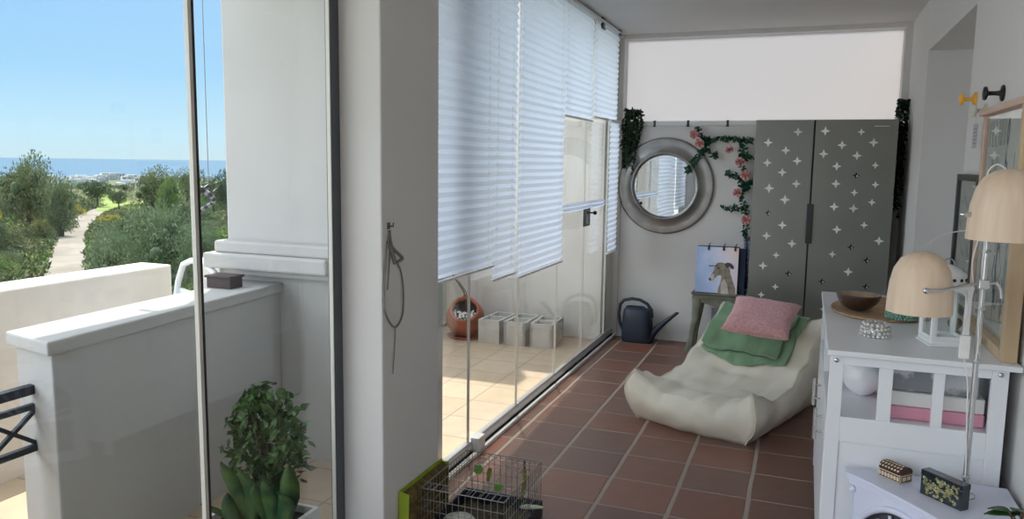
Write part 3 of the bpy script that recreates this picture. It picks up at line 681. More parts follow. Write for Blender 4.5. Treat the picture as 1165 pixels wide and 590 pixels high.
# ------------------------------------------------------------------ bean bag lounger
BA = R(-20); BL = 1.20; BW = .74
BORG = Vector((-.57, 4.36, 0))
BX = Vector((math.cos(BA), math.sin(BA), 0)); BYV = Vector((-math.sin(BA), math.cos(BA), 0))
def lerp_tab(tab, v):
    for (a_, za), (b_, zb) in zip(tab, tab[1:]):
        if v <= b_:
            f_ = (v-a_)/(b_-a_); f_ = f_*f_*(3-2*f_); return za+(zb-za)*max(0, f_)
    return tab[-1][1]
ZC = [(0, .20), (.10, .215), (.22, .195), (.42, .175), (.58, .20), (.72, .29), (.88, .43), (1, .50)]
ZR = [(0, .30), (.10, .262), (.28, .19), (.48, .215), (.66, .31), (.84, .45), (1, .565)]
def bag_top(u, v):
    a_ = abs(u); e = a_**3
    z = lerp_tab(ZC, v)*(1-e)+lerp_tab(ZR, v)*e
    z += .016*noise.noise(Vector((u*3.1, v*4.7, 1.3)))*(1-a_**6) + .009*noise.noise(Vector((u*7, v*9, 4)))
    # creases running in from the front corners
    z -= .016*math.exp(-((u+.45-.9*v)*9)**2)*math.exp(-v*6) + .014*math.exp(-((u-.55+.8*v)*9)**2)*math.exp(-v*6)
    return z
def bag_pt(u, v, w):
    z = bag_top(u, v)*w
    pinch = .035*(abs(u)**8)*(math.exp(-((v)/.10)**2)+math.exp(-((1-v)/.10)**2))
    bul = math.sin(PI*min(1, w*.92+.04))
    x = u*BW/2*(1-.0*v); y = v*BL
    side = .05*bul*abs(u)**4*math.copysign(1, u) - .03*(1-w)**2*u
    frb = -.06*bul*max(0, 1-v*6)*(1-.3*u*u) + .05*bul*max(0, 1-(1-v)*6)
    top_in = .02*max(0, w-.85)/.15
    x += side - top_in*(abs(u)**4)*math.copysign(1, u)*(.3)
    y += frb + .05*math.sin(u*PI/2)**2*max(0, 1-v*5)*1.0*0.6 - (1-w)*.02*(v-.5)
    wr = .018*noise.noise(Vector((x*11, y*9, z*12)))
    return Vector((x+wr*u, y+wr*.6, z))
nu, nv, nw = 34, 46, 10
mb = MB()
def bp_(i, j, k): return bag_pt(-1+2*i/nu, j/nv, k/nw)
mb.grid(lambda a_, b_: bag_pt(-1+2*a_, b_, 1), nu, nv)
mb.grid(lambda a_, b_: bag_pt(1-2*a_, b_, 0), nu, nv)
mb.grid(lambda a_, b_: bag_pt(-1+2*a_, 0, b_), nu, nw)
mb.grid(lambda a_, b_: bag_pt(1-2*a_, 1, b_), nu, nw)
mb.grid(lambda a_, b_: bag_pt(-1, 1-a_, b_), nv, nw)
mb.grid(lambda a_, b_: bag_pt(1, a_, b_), nv, nw)
t = thing('bean_bag_lounger', 'cream faux leather bean bag lounger on the terracotta tiles', 'lounger', BORG, BA)
o = mb.build('bag_body', M['cream'], t, weld=True)
sm = MB()
sm.tube([bag_pt(-1, v/40, 1)+Vector((0, 0, -.0005)) for v in range(41)], .002, 6); sm.tube([bag_pt(1, v/40, 1)+Vector((0, 0, -.0005)) for v in range(41)], .002, 6)
sm.tube([bag_pt(-1+u/15, 0, 1)+Vector((0, 0, -.0005)) for u in range(31)], .002, 6)
sm.tube([bag_pt(1, 0, w/10) for w in range(11)], .003, 6); sm.tube([bag_pt(-1, 0, w/10) for w in range(11)], .003, 6); sm.tube([bag_pt(1, 1, w/10) for w in range(11)], .003, 6)
sm.build('seam_piping', M['cream'], o)
# blanket: two folded layers following the bag
t = thing('green_blanket', 'green folded blanket draped over the back of the bean bag', 'blanket', BORG, BA)
def cloth(u0, u1, v0, v1, off, nm, drop=0):
    def fn(a_, b_):
        u = u0+(u1-u0)*a_+.02*math.sin(b_*5+off*90); v = v0+(v1-v0)*b_+.015*math.sin(a_*7+off*100)
        vv = min(v, 1.0); p = Vector((u*BW/2, vv*BL, bag_top(u, vv)))
        n_ = Vector((0, -.55, .83)); p += n_*(off+.004*noise.noise(Vector((u*5, v*7, off*50))))
        if v > 1.0: e = v-1; p += Vector((0, .05*math.sin(min(e*9, PI/2)), -max(0, e*BL-.03)))
        return p
    return MB().grid(fn, 28, 24).build(nm, M['green_fab'], t, solid=.012, subsurf=1)
cloth(-.93, .66, .655, 1.015, .014, 'lower_fold'); cloth(-.93, .50, .70, 1.0, .034, 'upper_fold')
# cushion
c = at(1, 5.16, 866, 361)
t = thing('pink_cushion', 'pink ribbed square cushion lying on the green blanket', 'cushion', c, rot=(R(30), R(2), R(-12)))
def pillow(W, H, T, side):
    def fn(a_, b_):
        u, v = -1+2*a_, -1+2*b_
        x = u*W/2*(1-.10*(1-v*v)*u*u*0.9); y = v*H/2*(1-.10*(1-u*u)*v*v*.9)
        th = T/2*((1-u**4)*(1-v**4))**.45
        return Vector((x, y, side*th+.006*noise.noise(Vector((u*3, v*3, side)))))
    return fn
mb = MB(); mb.grid(pillow(.43, .34, .13, 1), 30, 26); mb.grid(pillow(.43, .34, .13, -1), 30, 26); mb.build('cushion_body', M['pink_fab'], t, weld=True)

# ================================================================== CABINET
t = thing('white_cabinet', 'white lacquered cabinet with three window openings in its side panel', 'cabinet', (.108, 2.83, 0))
CW, CD, CH = .535, 1.31, .88
MB().box(-.010, .567, -.02, 1.33, CH, .90).build('cabinet_top', M['white_lacquer'], t, bevel=.004)
def endpanel(y0, y1):
    mb = MB(); mb.box(0, .045, y0, y1, 0, CH); mb.box(CW-.048, CW, y0, y1, 0, CH); mb.box(.045, CW-.048, y0, y1, .848, CH); mb.box(.045, CW-.048, y0, y1, .575, .664)
    mb.box(.157, .200, y0, y1, .664, .848); mb.box(.322, .355, y0, y1, .664, .848); mb.box(.045, CW-.048, y0+.006, y1-.004, .1, .575); mb.box(.045, CW-.048, y0, y1, .06, .1)
    mb.build('side_panel', M['white_lacquer'], t, bevel=.002)
endpanel(0, .022); endpanel(CD-.022, CD)
MB().box(.02, CW, .022, CD-.022, .64, .655).build('upper_shelf', M['white_lacquer'], t)
MB().box(.02, CW, .022, CD-.022, .06, .075).build('bottom_shelf', M['white_lacquer'], t)
MB().box(CW-.01, CW, .022, CD-.022, .06, CH).build('back_panel', M['white_lacquer'], t)
MB().box(0, .02, .022, CD-.022, .855, CH).box(0, .02, .022, CD-.022, .64, .66).box(0, .045, .64, .67, .66, .855).build('front_rails', M['white_lacquer'], t, bevel=.002)
for y0, hy in ((.024, .25), (.657, .70)):
    d = MB().box(-.002, .016, y0, y0+.628, .08, .638).build('door', M['white_lacquer'], t, bevel=.003)
    MB().tube([(-.030, hy, .49), (-.030, hy, .61)], .007, 10).tube([(-.002, hy, .52), (-.030, hy, .52)], .004, 8).tube([(-.002, hy, .58), (-.030, hy, .58)], .004, 8).build('handle', M['chrome'], d)
for x, z in ((.021, .862), (CW-.024, .864)):
    b_ = MB(); b_.lathe([(.0, 0), (.0075, 0), (.0085, .002), (.007, .0045), (.0, .005)], 14); o = b_.build('bolt', M['chrome'], t, loc=(x, .0, z), rot=(R(90), 0, 0))
# inside the cabinet
def boxthing(name, dims, loc, mt, label, cat, bevel=.004, lid=None):
    x, y, z = dims; mb = MB().box(-x/2, x/2, -y/2, y/2, 0, z)
    if lid: mb.box(-x/2-.003, x/2+.003, -y/2-.003, y/2+.003, z-.02, z)
    o = mb.build(name, M[mt], loc=loc, bevel=bevel); return tag(o, label, cat)
boxthing('pink_box', (.29, .26, .045), (.455, 3.04, .656), 'pinkbox', 'flat pink box at the bottom of the stack inside the white cabinet', 'box')
boxthing('white_box', (.29, .25, .05), (.455, 3.04, .702), 'whitebox', 'plain white box on the pink box inside the cabinet', 'box')
boxthing('patterned_box', (.27, .24, .095), (.445, 3.05, .753), 'cloud', 'grey cloud patterned box topping the stack inside the cabinet', 'box', lid=True)
t2 = thing('folded_bag', 'crumpled white plastic bag behind the left window opening of the cabinet', 'bag', (.24, 3.20, .656))
mb = MB()
def bagf(s_):
    def fn(a_, b_):
        th = 2*PI*a_; r_ = .075*(math.sin(PI*(.06+.9*b_)))**.5; p = Vector((r_*math.cos(th), r_*1.3*math.sin(th), .165*b_))
        return p+p.normalized()*.012*noise.noise(Vector((math.cos(th)*2.5, math.sin(th)*2.5, b_*6)))
    return fn
mb.grid(bagf(0), 24, 16); mb.build('bag_body', M['white_plastic'], t2, weld=True)

# on the cabinet
Z9 = .90
t = thing('woven_placemat', 'oval woven seagrass mat under the coconut bowl on the cabinet', 'placemat', (.352, 3.72, Z9), R(-14))
MB().lathe([(0, .008), (.18, .008), (.205, .012), (.215, .009), (.215, .003), (.20, 0), (0, 0)], 56, sx=1.0, sy=1.45).build('mat', M['seagrass'], t)
MB().lathe([(.207, .005), (.212, .013), (.219, .009), (.215, .002), (.207, .005)], 56, sx=1.0, sy=1.45).build('bound_rim', M['seagrass'], t)
p = at(2, .912, 976, 353)
t = thing('coconut_bowl', 'dark polished coconut shell bowl on the woven mat', 'bowl', (p.x, p.y+.02, .9125))
MB().lathe([(0, 0), (.03, .0), (.055, .012), (.078, .034), (.089, .062), (.090, .068), (.086, .068)], 40).build('shell', M['coconut'], t)
MB().lathe([(.086, .068), (.074, .036), (.05, .015), (0, .006)], 40).build('bowl_inside', M['coconut_in'], t)
p = at(2, .912, 1025, 362)
def beaded(name, label, mt, loc, R0, H, bead, par_n):
    t = thing(name, label, 'candle holder', loc)
    MB().lathe([(0, 0), (R0*.92, 0), (R0, H*.12), (R0*1.02, H*.5), (R0*.88, H), (R0*.78, H), (R0*.85, H*.4), (0, H*.2)], 32).build('glass_cup', M[mt], t)
    bd = MB(); rows = int(H/(bead*1.7))
    for j in range(rows+1):
        z = H*(.1+.88*j/rows); r_ = R0*(1.03-.14*(j/rows)**3); n_ = int(2*PI*r_/(bead*1.9))
        for k in range(n_): a_ = 2*PI*(k+.5*(j % 2))/n_; bd.ball((r_*math.cos(a_), r_*math.sin(a_), z), bead, 6, 4)
    o = bd.build('beads', M[mt], t); o['kind'] = 'stuff'; return t
beaded('green_candle_holder', 'green mosaic glass candle holder at the right end of the mat', 'green_beads', (p.x, p.y, .9125), .055, .052, .006, 0)
p = at(2, .9, 996, 384)
beaded('beaded_candle_holder', 'small silver beaded candle holder near the front cabinet edge', 'silver_beads', (p.x, p.y+.03, .9005), .045, .048, .0085, 0)
# lantern
p = at(2, .9, 1072, 392)
t = thing('white_lantern', 'white metal lantern with a perforated top behind the lamp', 'lantern', (.485, 3.09, Z9), R(12))
MB().box(-.062, .062, -.062, .062, 0, .022).box(-.068, .068, -.068, .068, 0, .008).build('lantern_base', M['rail_white'], t, bevel=.003)
for sx in (-1, 1):
    for sy in (-1, 1): MB().box(sx*.056-.006, sx*.056+.006, sy*.056-.006, sy*.056+.006, .022, .205).build('corner_post', M['rail_white'], t, bevel=.001)
for k in range(4):
    g = MB(); g.T = Matrix.Rotation(k*PI/2, 4, 'Z')
    g.box(-.05, .05, -.058, -.054, .022, .034); g.prism([(-.05, .205), (-.05, .165), (-.035, .19), (0, .2), (.035, .19), (.05, .165), (.05, .205)], -.058, -.054, axis=1)
    g.box(-.05, -.042, -.058, -.054, .034, .2); g.box(.042, .05, -.058, -.054, .034, .2)
    g.build('window_frame', M['rail_white'], t)
gl = MB()
for k in range(4): gl.T = Matrix.Rotation(k*PI/2, 4, 'Z'); gl.box(-.042, .042, -.0555, -.054, .034, .2)
gl.build('lantern_glass', M['glass'], t)
MB().box(-.066, .066, -.066, .066, .205, .215).build('roof_plate', M['rail_white'], t, bevel=.002)
MB().lathe([(.060, .215), (.060, .25), (.058, .256), (.03, .275), (.012, .285), (0, .285)], 28).build('perforated_top', M['rail_white'], t)
hl = MB()
for k in range(14):
    a_ = 2*PI*k/14; hl.T = Matrix.Rotation(a_, 4, 'Z') @ Matrix.Translation((0, -.0602, .236)) @ Matrix.Rotation(PI/2, 4, 'X'); hl.lathe([(0, .0008), (.0062, .0008), (.0062, -.001)], 10)
hl.build('round_holes', M['dark_gap'], t)
MB().tube([(.02*math.cos(a_/8*PI), 0, .283+.024*math.sin(a_/8*PI)) for a_ in range(9)], .0022, 6).build('carry_ring', M['chrome'], t)
t = thing('black_doorstop', 'small black round knob shaped object behind the lamp pole on the cabinet', 'knob', (.55, 3.27, Z9))
MB().lathe([(0, 0), (.020, 0), (.022, .012), (.012, .022), (.024, .038), (.026, .05), (.018, .062), (0, .066)], 20).build('round_body', M['black'], t)

# frames leaning on the wall
def map_art(rnd, W, H, t, y=0):
    random.seed(rnd); ln = MB()
    return ln
t = thing('framed_picture', 'large light wood framed glass picture leaning on the wall at right', 'frame', (.665, 2.85, Z9), 0)
FY, FH = .72, .83
MB().box(-.045, 0, 0, .04, 0, FH).build('stile', M['oak'], t, bevel=.003); MB().box(-.026, 0, FY-.022, FY, 0, FH).build('stile', M['rosewood'], t, bevel=.003)
MB().box(-.045, 0, .04, FY-.022, 0, .035).build('bottom_rail', M['oak'], t, bevel=.003); MB().box(-.045, 0, 0, FY, FH, FH+.025).build('top_rail', M['rosewood'], t, bevel=.003)
pr = MB().box(-.008, -.004, .04, FY-.022, .035, FH).build('print', mat('grey_beige_print', (.60, .585, .55), .6, color2=(.78, .77, .74), vscale=5), t)
MB().box(-.020, -.017, .04, FY-.022, .035, FH).build('glass_pane', M['glass'], t)
ink = mat('pencil_grey_line_art', (.24, .25, .25), .8)
ln = MB(); random.seed(4)
def strk(pts, w_=.0016):  # pts in (yy from far side, z)
    ln.tube([(-.0085, FY-.022-a_, b_) for a_, b_ in pts], w_, 4)
# heading strokes: tall thin capitals
letters = {'P': [[(0, 0), (0, 1)], [(0, 1), (.6, .95), (.6, .55), (0, .5)]], 'E': [[(0, 0), (0, 1)], [(0, 1), (.6, 1)], [(0, .5), (.5, .5)], [(0, 0), (.6, 0)]],
           'I': [[(.2, 0), (.2, 1)]], 'L': [[(0, 1), (0, 0), (.6, 0)]], 'U': [[(0, 1), (0, .15), (.3, 0), (.6, .15), (.6, 1)]], 'O': [[(.3, 0), (0, .3), (0, .7), (.3, 1), (.6, .7), (.6, .3), (.3, 0)]], 'H': [[(0, 0), (0, 1)], [(.6, 0), (.6, 1)], [(0, .5), (.6, .5)]]}
cx = .035
for ch in 'PELIUUO':
    for s_ in letters[ch]: strk([(cx+a_*.036, .71+.095*b_) for a_, b_ in s_], .0018)
    cx += .052 if ch != 'I' else .03
for k in range(26):
    a0, b0 = random.uniform(.03, .6), random.uniform(.1, .62); pts = [(a0, b0)]
    for j in range(random.randint(3, 8)): pts.append((min(.64, max(.02, pts[-1][0]+random.uniform(-.04, .05))), min(.66, max(.05, pts[-1][1]+random.uniform(-.07, .07)))))
    strk(pts, random.choice((.0010, .0016, .0022)))
for k in range(5): a_ = .06+.13*k; strk([(a_, .06), (a_+.005, .35), (a_, .68)], .0012)
ln.build('line_art', ink, t)
t = thing('framed_picture', 'narrow black framed picture leaning on the wall beside the doorway edge', 'frame', (.672, 3.62, Z9), 0)
FY2, FH2 = .46, .60
for y0, y1, z0, z1, nm in ((0, .028, 0, FH2, 'stile'), (FY2-.028, FY2, 0, FH2, 'stile'), (.028, FY2-.028, 0, .03, 'bottom_rail'), (.028, FY2-.028, FH2-.028, FH2, 'top_rail')):
    MB().box(-.028, 0, y0, y1, z0, z1).build(nm, M['black'], t, bevel=.002)
MB().box(-.012, -.008, .028, FY2-.028, .03, FH2-.028).build('grey_mount', mat('pale_mount_card', (.50, .50, .48), .8, color2=(.60, .60, .58), vscale=12), t)
MB().box(-.020, -.018, .028, FY2-.028, .03, FH2-.028).build('glass_pane', M['glass'], t)
ln = MB(); random.seed(9)
for k in range(14):
    a0, b0 = random.uniform(.08, .4), random.uniform(.08, .52); pts = [(a0, b0)]
    for j in range(5): pts.append((min(.44, max(.05, pts[-1][0]+random.uniform(-.04, .04))), min(.55, max(.05, pts[-1][1]+random.uniform(-.03, .03)))))
    ln.tube([(-.0128, FY2-a_, b_) for a_, b_ in pts], .0012, 4)
ln.build('line_art', ink, t)

# wall hooks
def hook(name, label, y, z, mt, L=.05):
    t = thing(name, label, 'hook', (.68, y, z), 0, None, (0, R(-90), 0))
    MB().lathe([(0, 0), (.030, 0), (.032, .004), (.028, .009), (.010, .012), (.008, L*.5), (.009, L-.008)], 24).build('hook_base', M[mt], t)
    MB().lathe([(.009, L-.01), (.024, L-.006), (.027, L), (.024, L+.006), (0, L+.009)], 24).build('knob', M[mt], t)
    return t
hook('wall_hook', 'yellow orange round knob hook on the right wall', 4.00, 1.832, 'yellow', .058)
hook('wall_hook', 'black round knob hook on the right wall above the wooden frame', 3.47, 1.812, 'black', .062)
hook('wall_hook', 'pale beige knob hook on the right wall with a small tag hanging', 3.76, 1.765, 'clearish', .045)
t = thing('hanging_tag', 'small grey printed tag hanging from the beige hook', 'tag', (.645, 3.75, 1.70))
MB().box(-.001, .001, -.045, .045, -.09, .01).build('card', mat('grey_card', (.42, .42, .46), .6), t)
MB().tube([(0, -.02, .01), (0, 0, .055), (0, .02, .01)], .001, 5).build('string', M['white_cable'], t)
mb = MB()
for k in range(5): mb.box(-.0018, -.001, -.035+.004*(k % 2), .03-.006*(k % 3), -.012-.015*k, -.008-.015*k)
mb.build('printed_lines', ink, t)

# ================================================================== SMALL TABLE (front right)
t = thing('side_table', 'small pale lavender corner table with fan carved arch, front right', 'table', (0, 0, 0))
top = [(.176, 2.80), (.176, 2.748), (.245, 2.68), (.31, 2.606), (.365, 2.535), (.411, 2.47), (.45, 2.38), (.47, 2.30), (.66, 2.30), (.66, 2.80)]
cen = Vector((.45, 2.62, 0))
def inset(k): return [(cen.x+(x-cen.x)*k, cen.y+(y-cen.y)*k) for x, y in top]
mb = MB(); mb.prism(top[::-1], .486, .5); mb.prism(inset(.985)[::-1], .474, .486); mb.prism(inset(.95)[::-1], .462, .474)
mb.build('table_top', M['lav_lacquer'], t, bevel=.003)
mb = MB()
# arch panel under the front edge, running along the diagonal
A, B = Vector((.215, 2.745, 0)), Vector((.47, 2.42, 0)); dd = (B-A).normalized(); Lp = (B-A).length; nn = Vector((dd.y, -dd.x, 0))
if nn.dot(Vector((-1, -1, 0))) < 0: nn = -nn
pm = Matrix((dd, Vector((0, 0, 1)), -nn)).transposed().to_4x4(); pm.translation = A
mb.T = pm
N = 24; outer = [(0, .46), (0, 0), (.03, 0), (.03, .25)]
arch = [(.03+(Lp-.06)*k/N, .345+.105*math.sin(PI*k/N)**.7) for k in range(N+1)]
# panel above the arch made of strips
for k in range(N):
    (x0, z0), (x1, z1) = arch[k], arch[k+1]
    mb.add([(x0, z0, -.008), (x1, z1, -.008), (x1, .465, -.008), (x0, .465, -.008), (x0, z0, .008), (x1, z1, .008), (x1, .465, .008), (x0, .465, .008)],
           [(0, 3, 2, 1), (4, 5, 6, 7), (0, 1, 5, 4), (3, 7, 6, 2)])
mb.box(0, .03, 0, .465, -.008, .008); mb.box(Lp-.03, Lp, 0, .465, -.008, .008); mb.box(.03, Lp-.03, 0, .05, -.008, .008)
mb.build('front_panel', M['lav_lacquer'], t)
mb = MB(); mb.T = pm
mb.tube([(x, z, -.010) for x, z in arch], .011, 8); mb.build('arch_moulding', M['lav_lacquer'], t)
mb = MB(); mb.T = pm; c0 = (Lp/2, .235)
for k in range(9):
    a_ = PI*(.06+.88*k/8); rx, rz = (Lp/2-.035), .195
    mb.tube([(c0[0]+.05*math.cos(a_), c0[1]+.035*math.sin(a_), 0), (c0[0]+rx*math.cos(a_), c0[1]+rz*math.sin(a_), 0)], .006, 6)
mb.tube([(c0[0]+.05*math.cos(PI*k/10), c0[1]+.035*math.sin(PI*k/10), 0) for k in range(11)], .006, 6)
mb.box(.03, Lp-.03, .215, .235, -.006, .006)
mb.build('fan_spokes', M['lav_lacquer'], t)
mb = MB(); mb.T = pm; mb.box(.03, Lp-.03, .05, .455, .012, .016); mb.build('dark_backing', mat('dark_grey_backing', (.06, .06, .075), .7), t)
mb = MB(); mb.box(.205, .225, 2.75, 2.79, 0, .465); mb.box(.62, .65, 2.75, 2.79, 0, .465); mb.box(.62, .65, 2.32, 2.36, 0, .465); mb.box(.475, .505, 2.32, 2.36, 0, .465)
mb.build('corner_posts', M['lav_lacquer'], t, bevel=.003)
MB().box(.224, .62, 2.776, 2.79, .05, .465).box(.505, .62, 2.33, 2.345, .05, .465).build('side_panels', M['lav_lacquer'], t)
o = MB(); o.ball((.203, 2.742, .445), .011, 10, 7); o.build('corner_knob', M['lav_lacquer'], t)

# inlaid chest
t = thing('inlaid_chest', 'tiny dark wood chest with bone inlay on the lavender table', 'chest', (.338, 2.702, .5), math.atan2(.059, -.060)+0)
# local x runs from the front corner to the back left, local y to the right
ex, ey, eh = .085, .056, .044
MB().box(0, ex, -ey, 0, 0, eh-.014).build('chest_box', M['chest_wood'], t, bevel=.001); cbx = bpy.data.objects['chest_box']
rg = []
for x in (0, ex): rg.append([(x, -ey*.5-ey*.5*math.cos(PI*k/12), eh-.013+(.020)*math.sin(PI*k/12)) for k in range(13)])
mb = MB().loft(rg, caps=False, smooth=True)
for r_ in rg: mb.add(r_, [tuple(range(13))])
mb.add([rg[0][0], rg[0][-1], rg[1][-1], rg[1][0]], [(0, 1, 2, 3)])
lid = mb.build('chest_lid', M['chest_wood'], t, weld=True)
iv = MB()
for face in (0, 1):
    yy = (-ey-.0006, -ey) if face == 0 else (0, .0006)
    for k in range(7): iv.prism([(.006+.0115*k, .008), (.011+.0115*k, .005), (.0155+.0115*k, .008), (.0155+.0115*k, .018), (.011+.0115*k, .021), (.006+.0115*k, .018)], yy[0], yy[1], axis=1)
    iv.box(.001, ex-.001, yy[0], yy[1], .0235, .0265); iv.box(.001, ex-.001, yy[0], yy[1], .001, .003)
    for x0 in (.001, ex-.004):
        for k in range(5): iv.box(x0, x0+.003, yy[0], yy[1], .002+.0058*k, .0055+.0058*k)
for xx in ((-.0006, 0), (ex, ex+.0006)):
    for k in range(2): iv.box(xx[0], xx[1], -ey+.008+.022*k, -ey+.025+.022*k, .007, .020)
    iv.box(xx[0], xx[1], -ey+.001, -.001, .0235, .0265); iv.box(xx[0], xx[1], -ey+.001, -.001, .001, .003)
    for y0 in (-ey+.001, -.004): iv.box(xx[0], xx[1], y0, y0+.003, .004, .022)
iv.build('bone_inlay', M['inlay'], cbx)
il = MB()
for k in range(7):
    for j in (2, 4, 6, 8, 10):
        a_ = PI*j/12; cy_, cz_ = -ey*.5-ey*.5*1.02*math.cos(a_), eh-.013+.0206*math.sin(a_)
        a2 = PI*(j+1.1)/12; cy2, cz2 = -ey*.5-ey*.5*1.02*math.cos(a2), eh-.013+.0206*math.sin(a2)
        x0 = .005+.0115*k+(.004 if j % 4 else 0); il.add([(x0, cy_, cz_), (x0+.006, cy_, cz_), (x0+.0075, cy2, cz2), (x0+.0015, cy2, cz2)], [(0, 1, 2, 3)])
il.build('lid_inlay', M['inlay'], lid, solid=.0006)
# gold flower box
t = thing('flower_box', 'glossy dark box with golden flower print at the lamp foot', 'box', (.487, 2.549, .5), math.atan2(.105, -.100))
LX, LY, LZ = .142, .034, .080
MB().box(0, LX, -LY, 0, 0, LZ-.018).build('box_body', M['navy_gloss'], t, bevel=.0015)
MB().box(-.001, LX+.001, -LY-.001, .001, LZ-.0175, LZ).build('box_lid', M['navy_gloss'], t, bevel=.0015)
mb = MB(); random.seed(8)
def flower(cx_, cz_, r_, np_):
    for k in range(np_):
        a_ = 2*PI*k/np_+cx_*50; tx, tz = cx_+r_*math.cos(a_), cz_+r_*math.sin(a_)
        px_, pz_ = -math.sin(a_)*r_*.3, math.cos(a_)*r_*.3; mx, mz = (cx_+tx)/2, (cz_+tz)/2
        mb.prism([(cx_, cz_), (mx+px_, mz+pz_), (tx, tz), (mx-px_, mz-pz_)], -.0002, .0022, axis=1, mi=random.choice((0, 0, 1, 2)))
for k in range(85):
    flower(.012+.118*(k+random.random())/85, random.uniform(.009, .070), random.uniform(.003, .0085), random.choice((4, 5, 6)))
mb.T = Matrix.Identity(4)
gold = mat('gold_leaf', (.42, .36, .14), .35, .3); olv = mat('olive_gold', (.16, .19, .07), .4); pal = mat('pale_petal', (.55, .52, .38), .5)
mb.build('flower_print', [gold, olv, pal], bpy.data.objects['box_body'])
for yy in (0,): pass

# potted plant bottom right
t = thing('potted_plant', 'dark green broad leaved plant at the bottom right corner', 'plant', (.60, 2.385, .5))
MB().lathe([(0, 0), (.03, 0), (.042, .05), (.040, .05), (.028, .006), (0, .006)], 20).build('pot', M['terracotta_pot'], t)
MB().lathe([(0, .042), (.038, .042)], 20).build('soil', M['soil'], t)
lf = MB(); random.seed(31); stt = MB()
for k in range(16):
    a_ = random.uniform(0, 2*PI); d_ = Vector((math.cos(a_), math.sin(a_), random.uniform(.0, .5))); base = Vector((0, 0, .045)); q = base+d_*random.uniform(.01, .045)+Vector((0, 0, .02))
    stt.tube([base, q], .0018, 5)
    dl = Vector((d_.x, d_.y, -.15+.3*random.random())).normalized(); s_ = dl.cross(Vector((0, 0, 1))).normalized(); L = random.uniform(.05, .07); Wd = L*.8
    v = []; 
    for i in range(7):
        u = i/6; w_ = Wd*math.sin(PI*min(1, .08+.92*u))**.6*.5 if i < 6 else 0.0; c_ = q+dl*L*u+Vector((0, 0, -.02*u*u))
        v += [tuple(c_-s_*w_), tuple(c_+Vector((0, 0, -.004))), tuple(c_+s_*w_)]
    lf.add(v, [(3*i+b_, 3*i+b_+1, 3*i+b_+4, 3*i+b_+3) for i in range(6) for b_ in (0, 1)], 0, True)
stt.build('stems', M['stem'], t); lf.build('leaves', leaf_mat('deep_green_leaf', (.015, .06, .012), (.04, .12, .03), .35, 20), t)['kind'] = 'stuff'

# ================================================================== LAMP
LY_ = 2.68
pb_ = at(1, LY_, 1098.6, 551); PX = .517
t = thing('standing_lamp', 'metal pole lamp with two pale wooden bell shades', 'lamp', (PX, LY_, .5))
MB().lathe([(0, 0), (.030, 0), (.030, .008), (.011, .014), (.009, .03), (0, .03)], 28).build('lamp_base', M['chrome'], t)
MB().tube([(0, 0, .02), (0, 0, .93)], .0085, 14).build('pole', M['chrome'], t)
for z in (.065, .435, .60, .775): MB().lathe([(.0085, -.004), (.0125, -.004), (.0125, .004), (.0085, .004)], 16, c=(0, 0, z)).build('pole_ring', M['alu'], t)
def shade(px, py_bot, r_, H, yoff, arm_z, armpt):
    c = at(1, LY_+yoff, px, py_bot)-t.location
    prof = [(r_*1.0, 0), (r_*.985, H*.25), (r_*.94, H*.5), (r_*.84, H*.72), (r_*.66, H*.88), (r_*.40, H*.97), (r_*.12, H*1.0), (0, H)]
    pr2 = [(0, H-.004)]+[(max(0, a_-.004), b_-.004) for a_, b_ in prof[-2::-1]]
    pr2[-1] = (r_-.004, 0)
    s_ = MB().lathe(prof+pr2+[prof[0]], 48, c=(0, 0, 0)).build('lamp_shade', M['shade_wood'], t, loc=tuple(c))
    MB().lathe([(0, H*.45), (.016, H*.45), (.018, H*.8), (.014, H*.9), (0, H*.9)], 16).build('bulb_holder', M['white_plastic'], s_)
    MB().ball((0, 0, H*.34), .028, 14, 10).build('bulb', mat('frosted_bulb_%d' % int(px), (.8, .79, .75), .4), s_)
    return c, s_
c, s1_ = shade(1045, 354.5, .092, .185, -.06, .6, None)
# arm with pivot in front of the shade
pv = at(1, LY_+c.y-.105, 1054, 331)-t.location; pv.y = c.y-.098
MB().tube([tuple(pv), (pv.x+.04, pv.y-.0, pv.z+.003), (-.03, -.012, pv.z+.010), (0, -.012, pv.z+.010)], [.005, .0045, .0045, .006], 8).build('arm', M['chrome'], t)
k_ = MB(); k_.T = Matrix.Translation(pv) @ Matrix.Rotation(PI/2, 4, 'X'); k_.lathe([(0, -.008), (.008, -.008), (.009, .002), (.007, .008), (0, .009)], 16); k_.build('pivot_knob', M['chrome'], t)
MB().box(-.014, .014, -.02, .012, pv.z-.004, pv.z+.024).tube([(.012, 0, pv.z+.01), (.034, -.004, pv.z+.016), (.046, -.006, pv.z-.004), (.050, -.006, pv.z-.03)], .006, 8).build('pole_clamp', M['chrome'], t, bevel=.003)
c2, s2_ = shade(1144, 273, .103, .205, -.09, .8, None)
pv2 = at(1, LY_+c2.y-.02, 1102, 244)-t.location
MB().tube([tuple(pv2), (pv2.x-.012, pv2.y+.01, pv2.z), (0, 0, pv2.z-.01)], .0045, 8).build('arm', M['chrome'], t)
k_ = MB(); k_.T = Matrix.Translation(pv2) @ Matrix.Rotation(PI/2, 4, 'Y'); k_.lathe([(0, -.022), (.006, -.022), (.0075, -.012), (.0075, .006), (0, .008)], 14); k_.build('pivot_knob', M['chrome'], t)
def catmull(P, n=8):
    P = [Vector(p) for p in P]; Q = [P[0]]+P+[P[-1]]; out = []
    for i in range(1, len(Q)-2):
        for j in range(n):
            u = j/n; a_, b_, c_, d_ = Q[i-1], Q[i], Q[i+1], Q[i+2]
            out.append(.5*((2*b_)+(c_-a_)*u+(2*a_-5*b_+4*c_-d_)*u*u+(3*b_-a_-3*c_+d_)*u**3))
    out.append(P[-1]); return out
def A2(px, py, y=LY_-.01): return at(1, y, px, py)-t.location
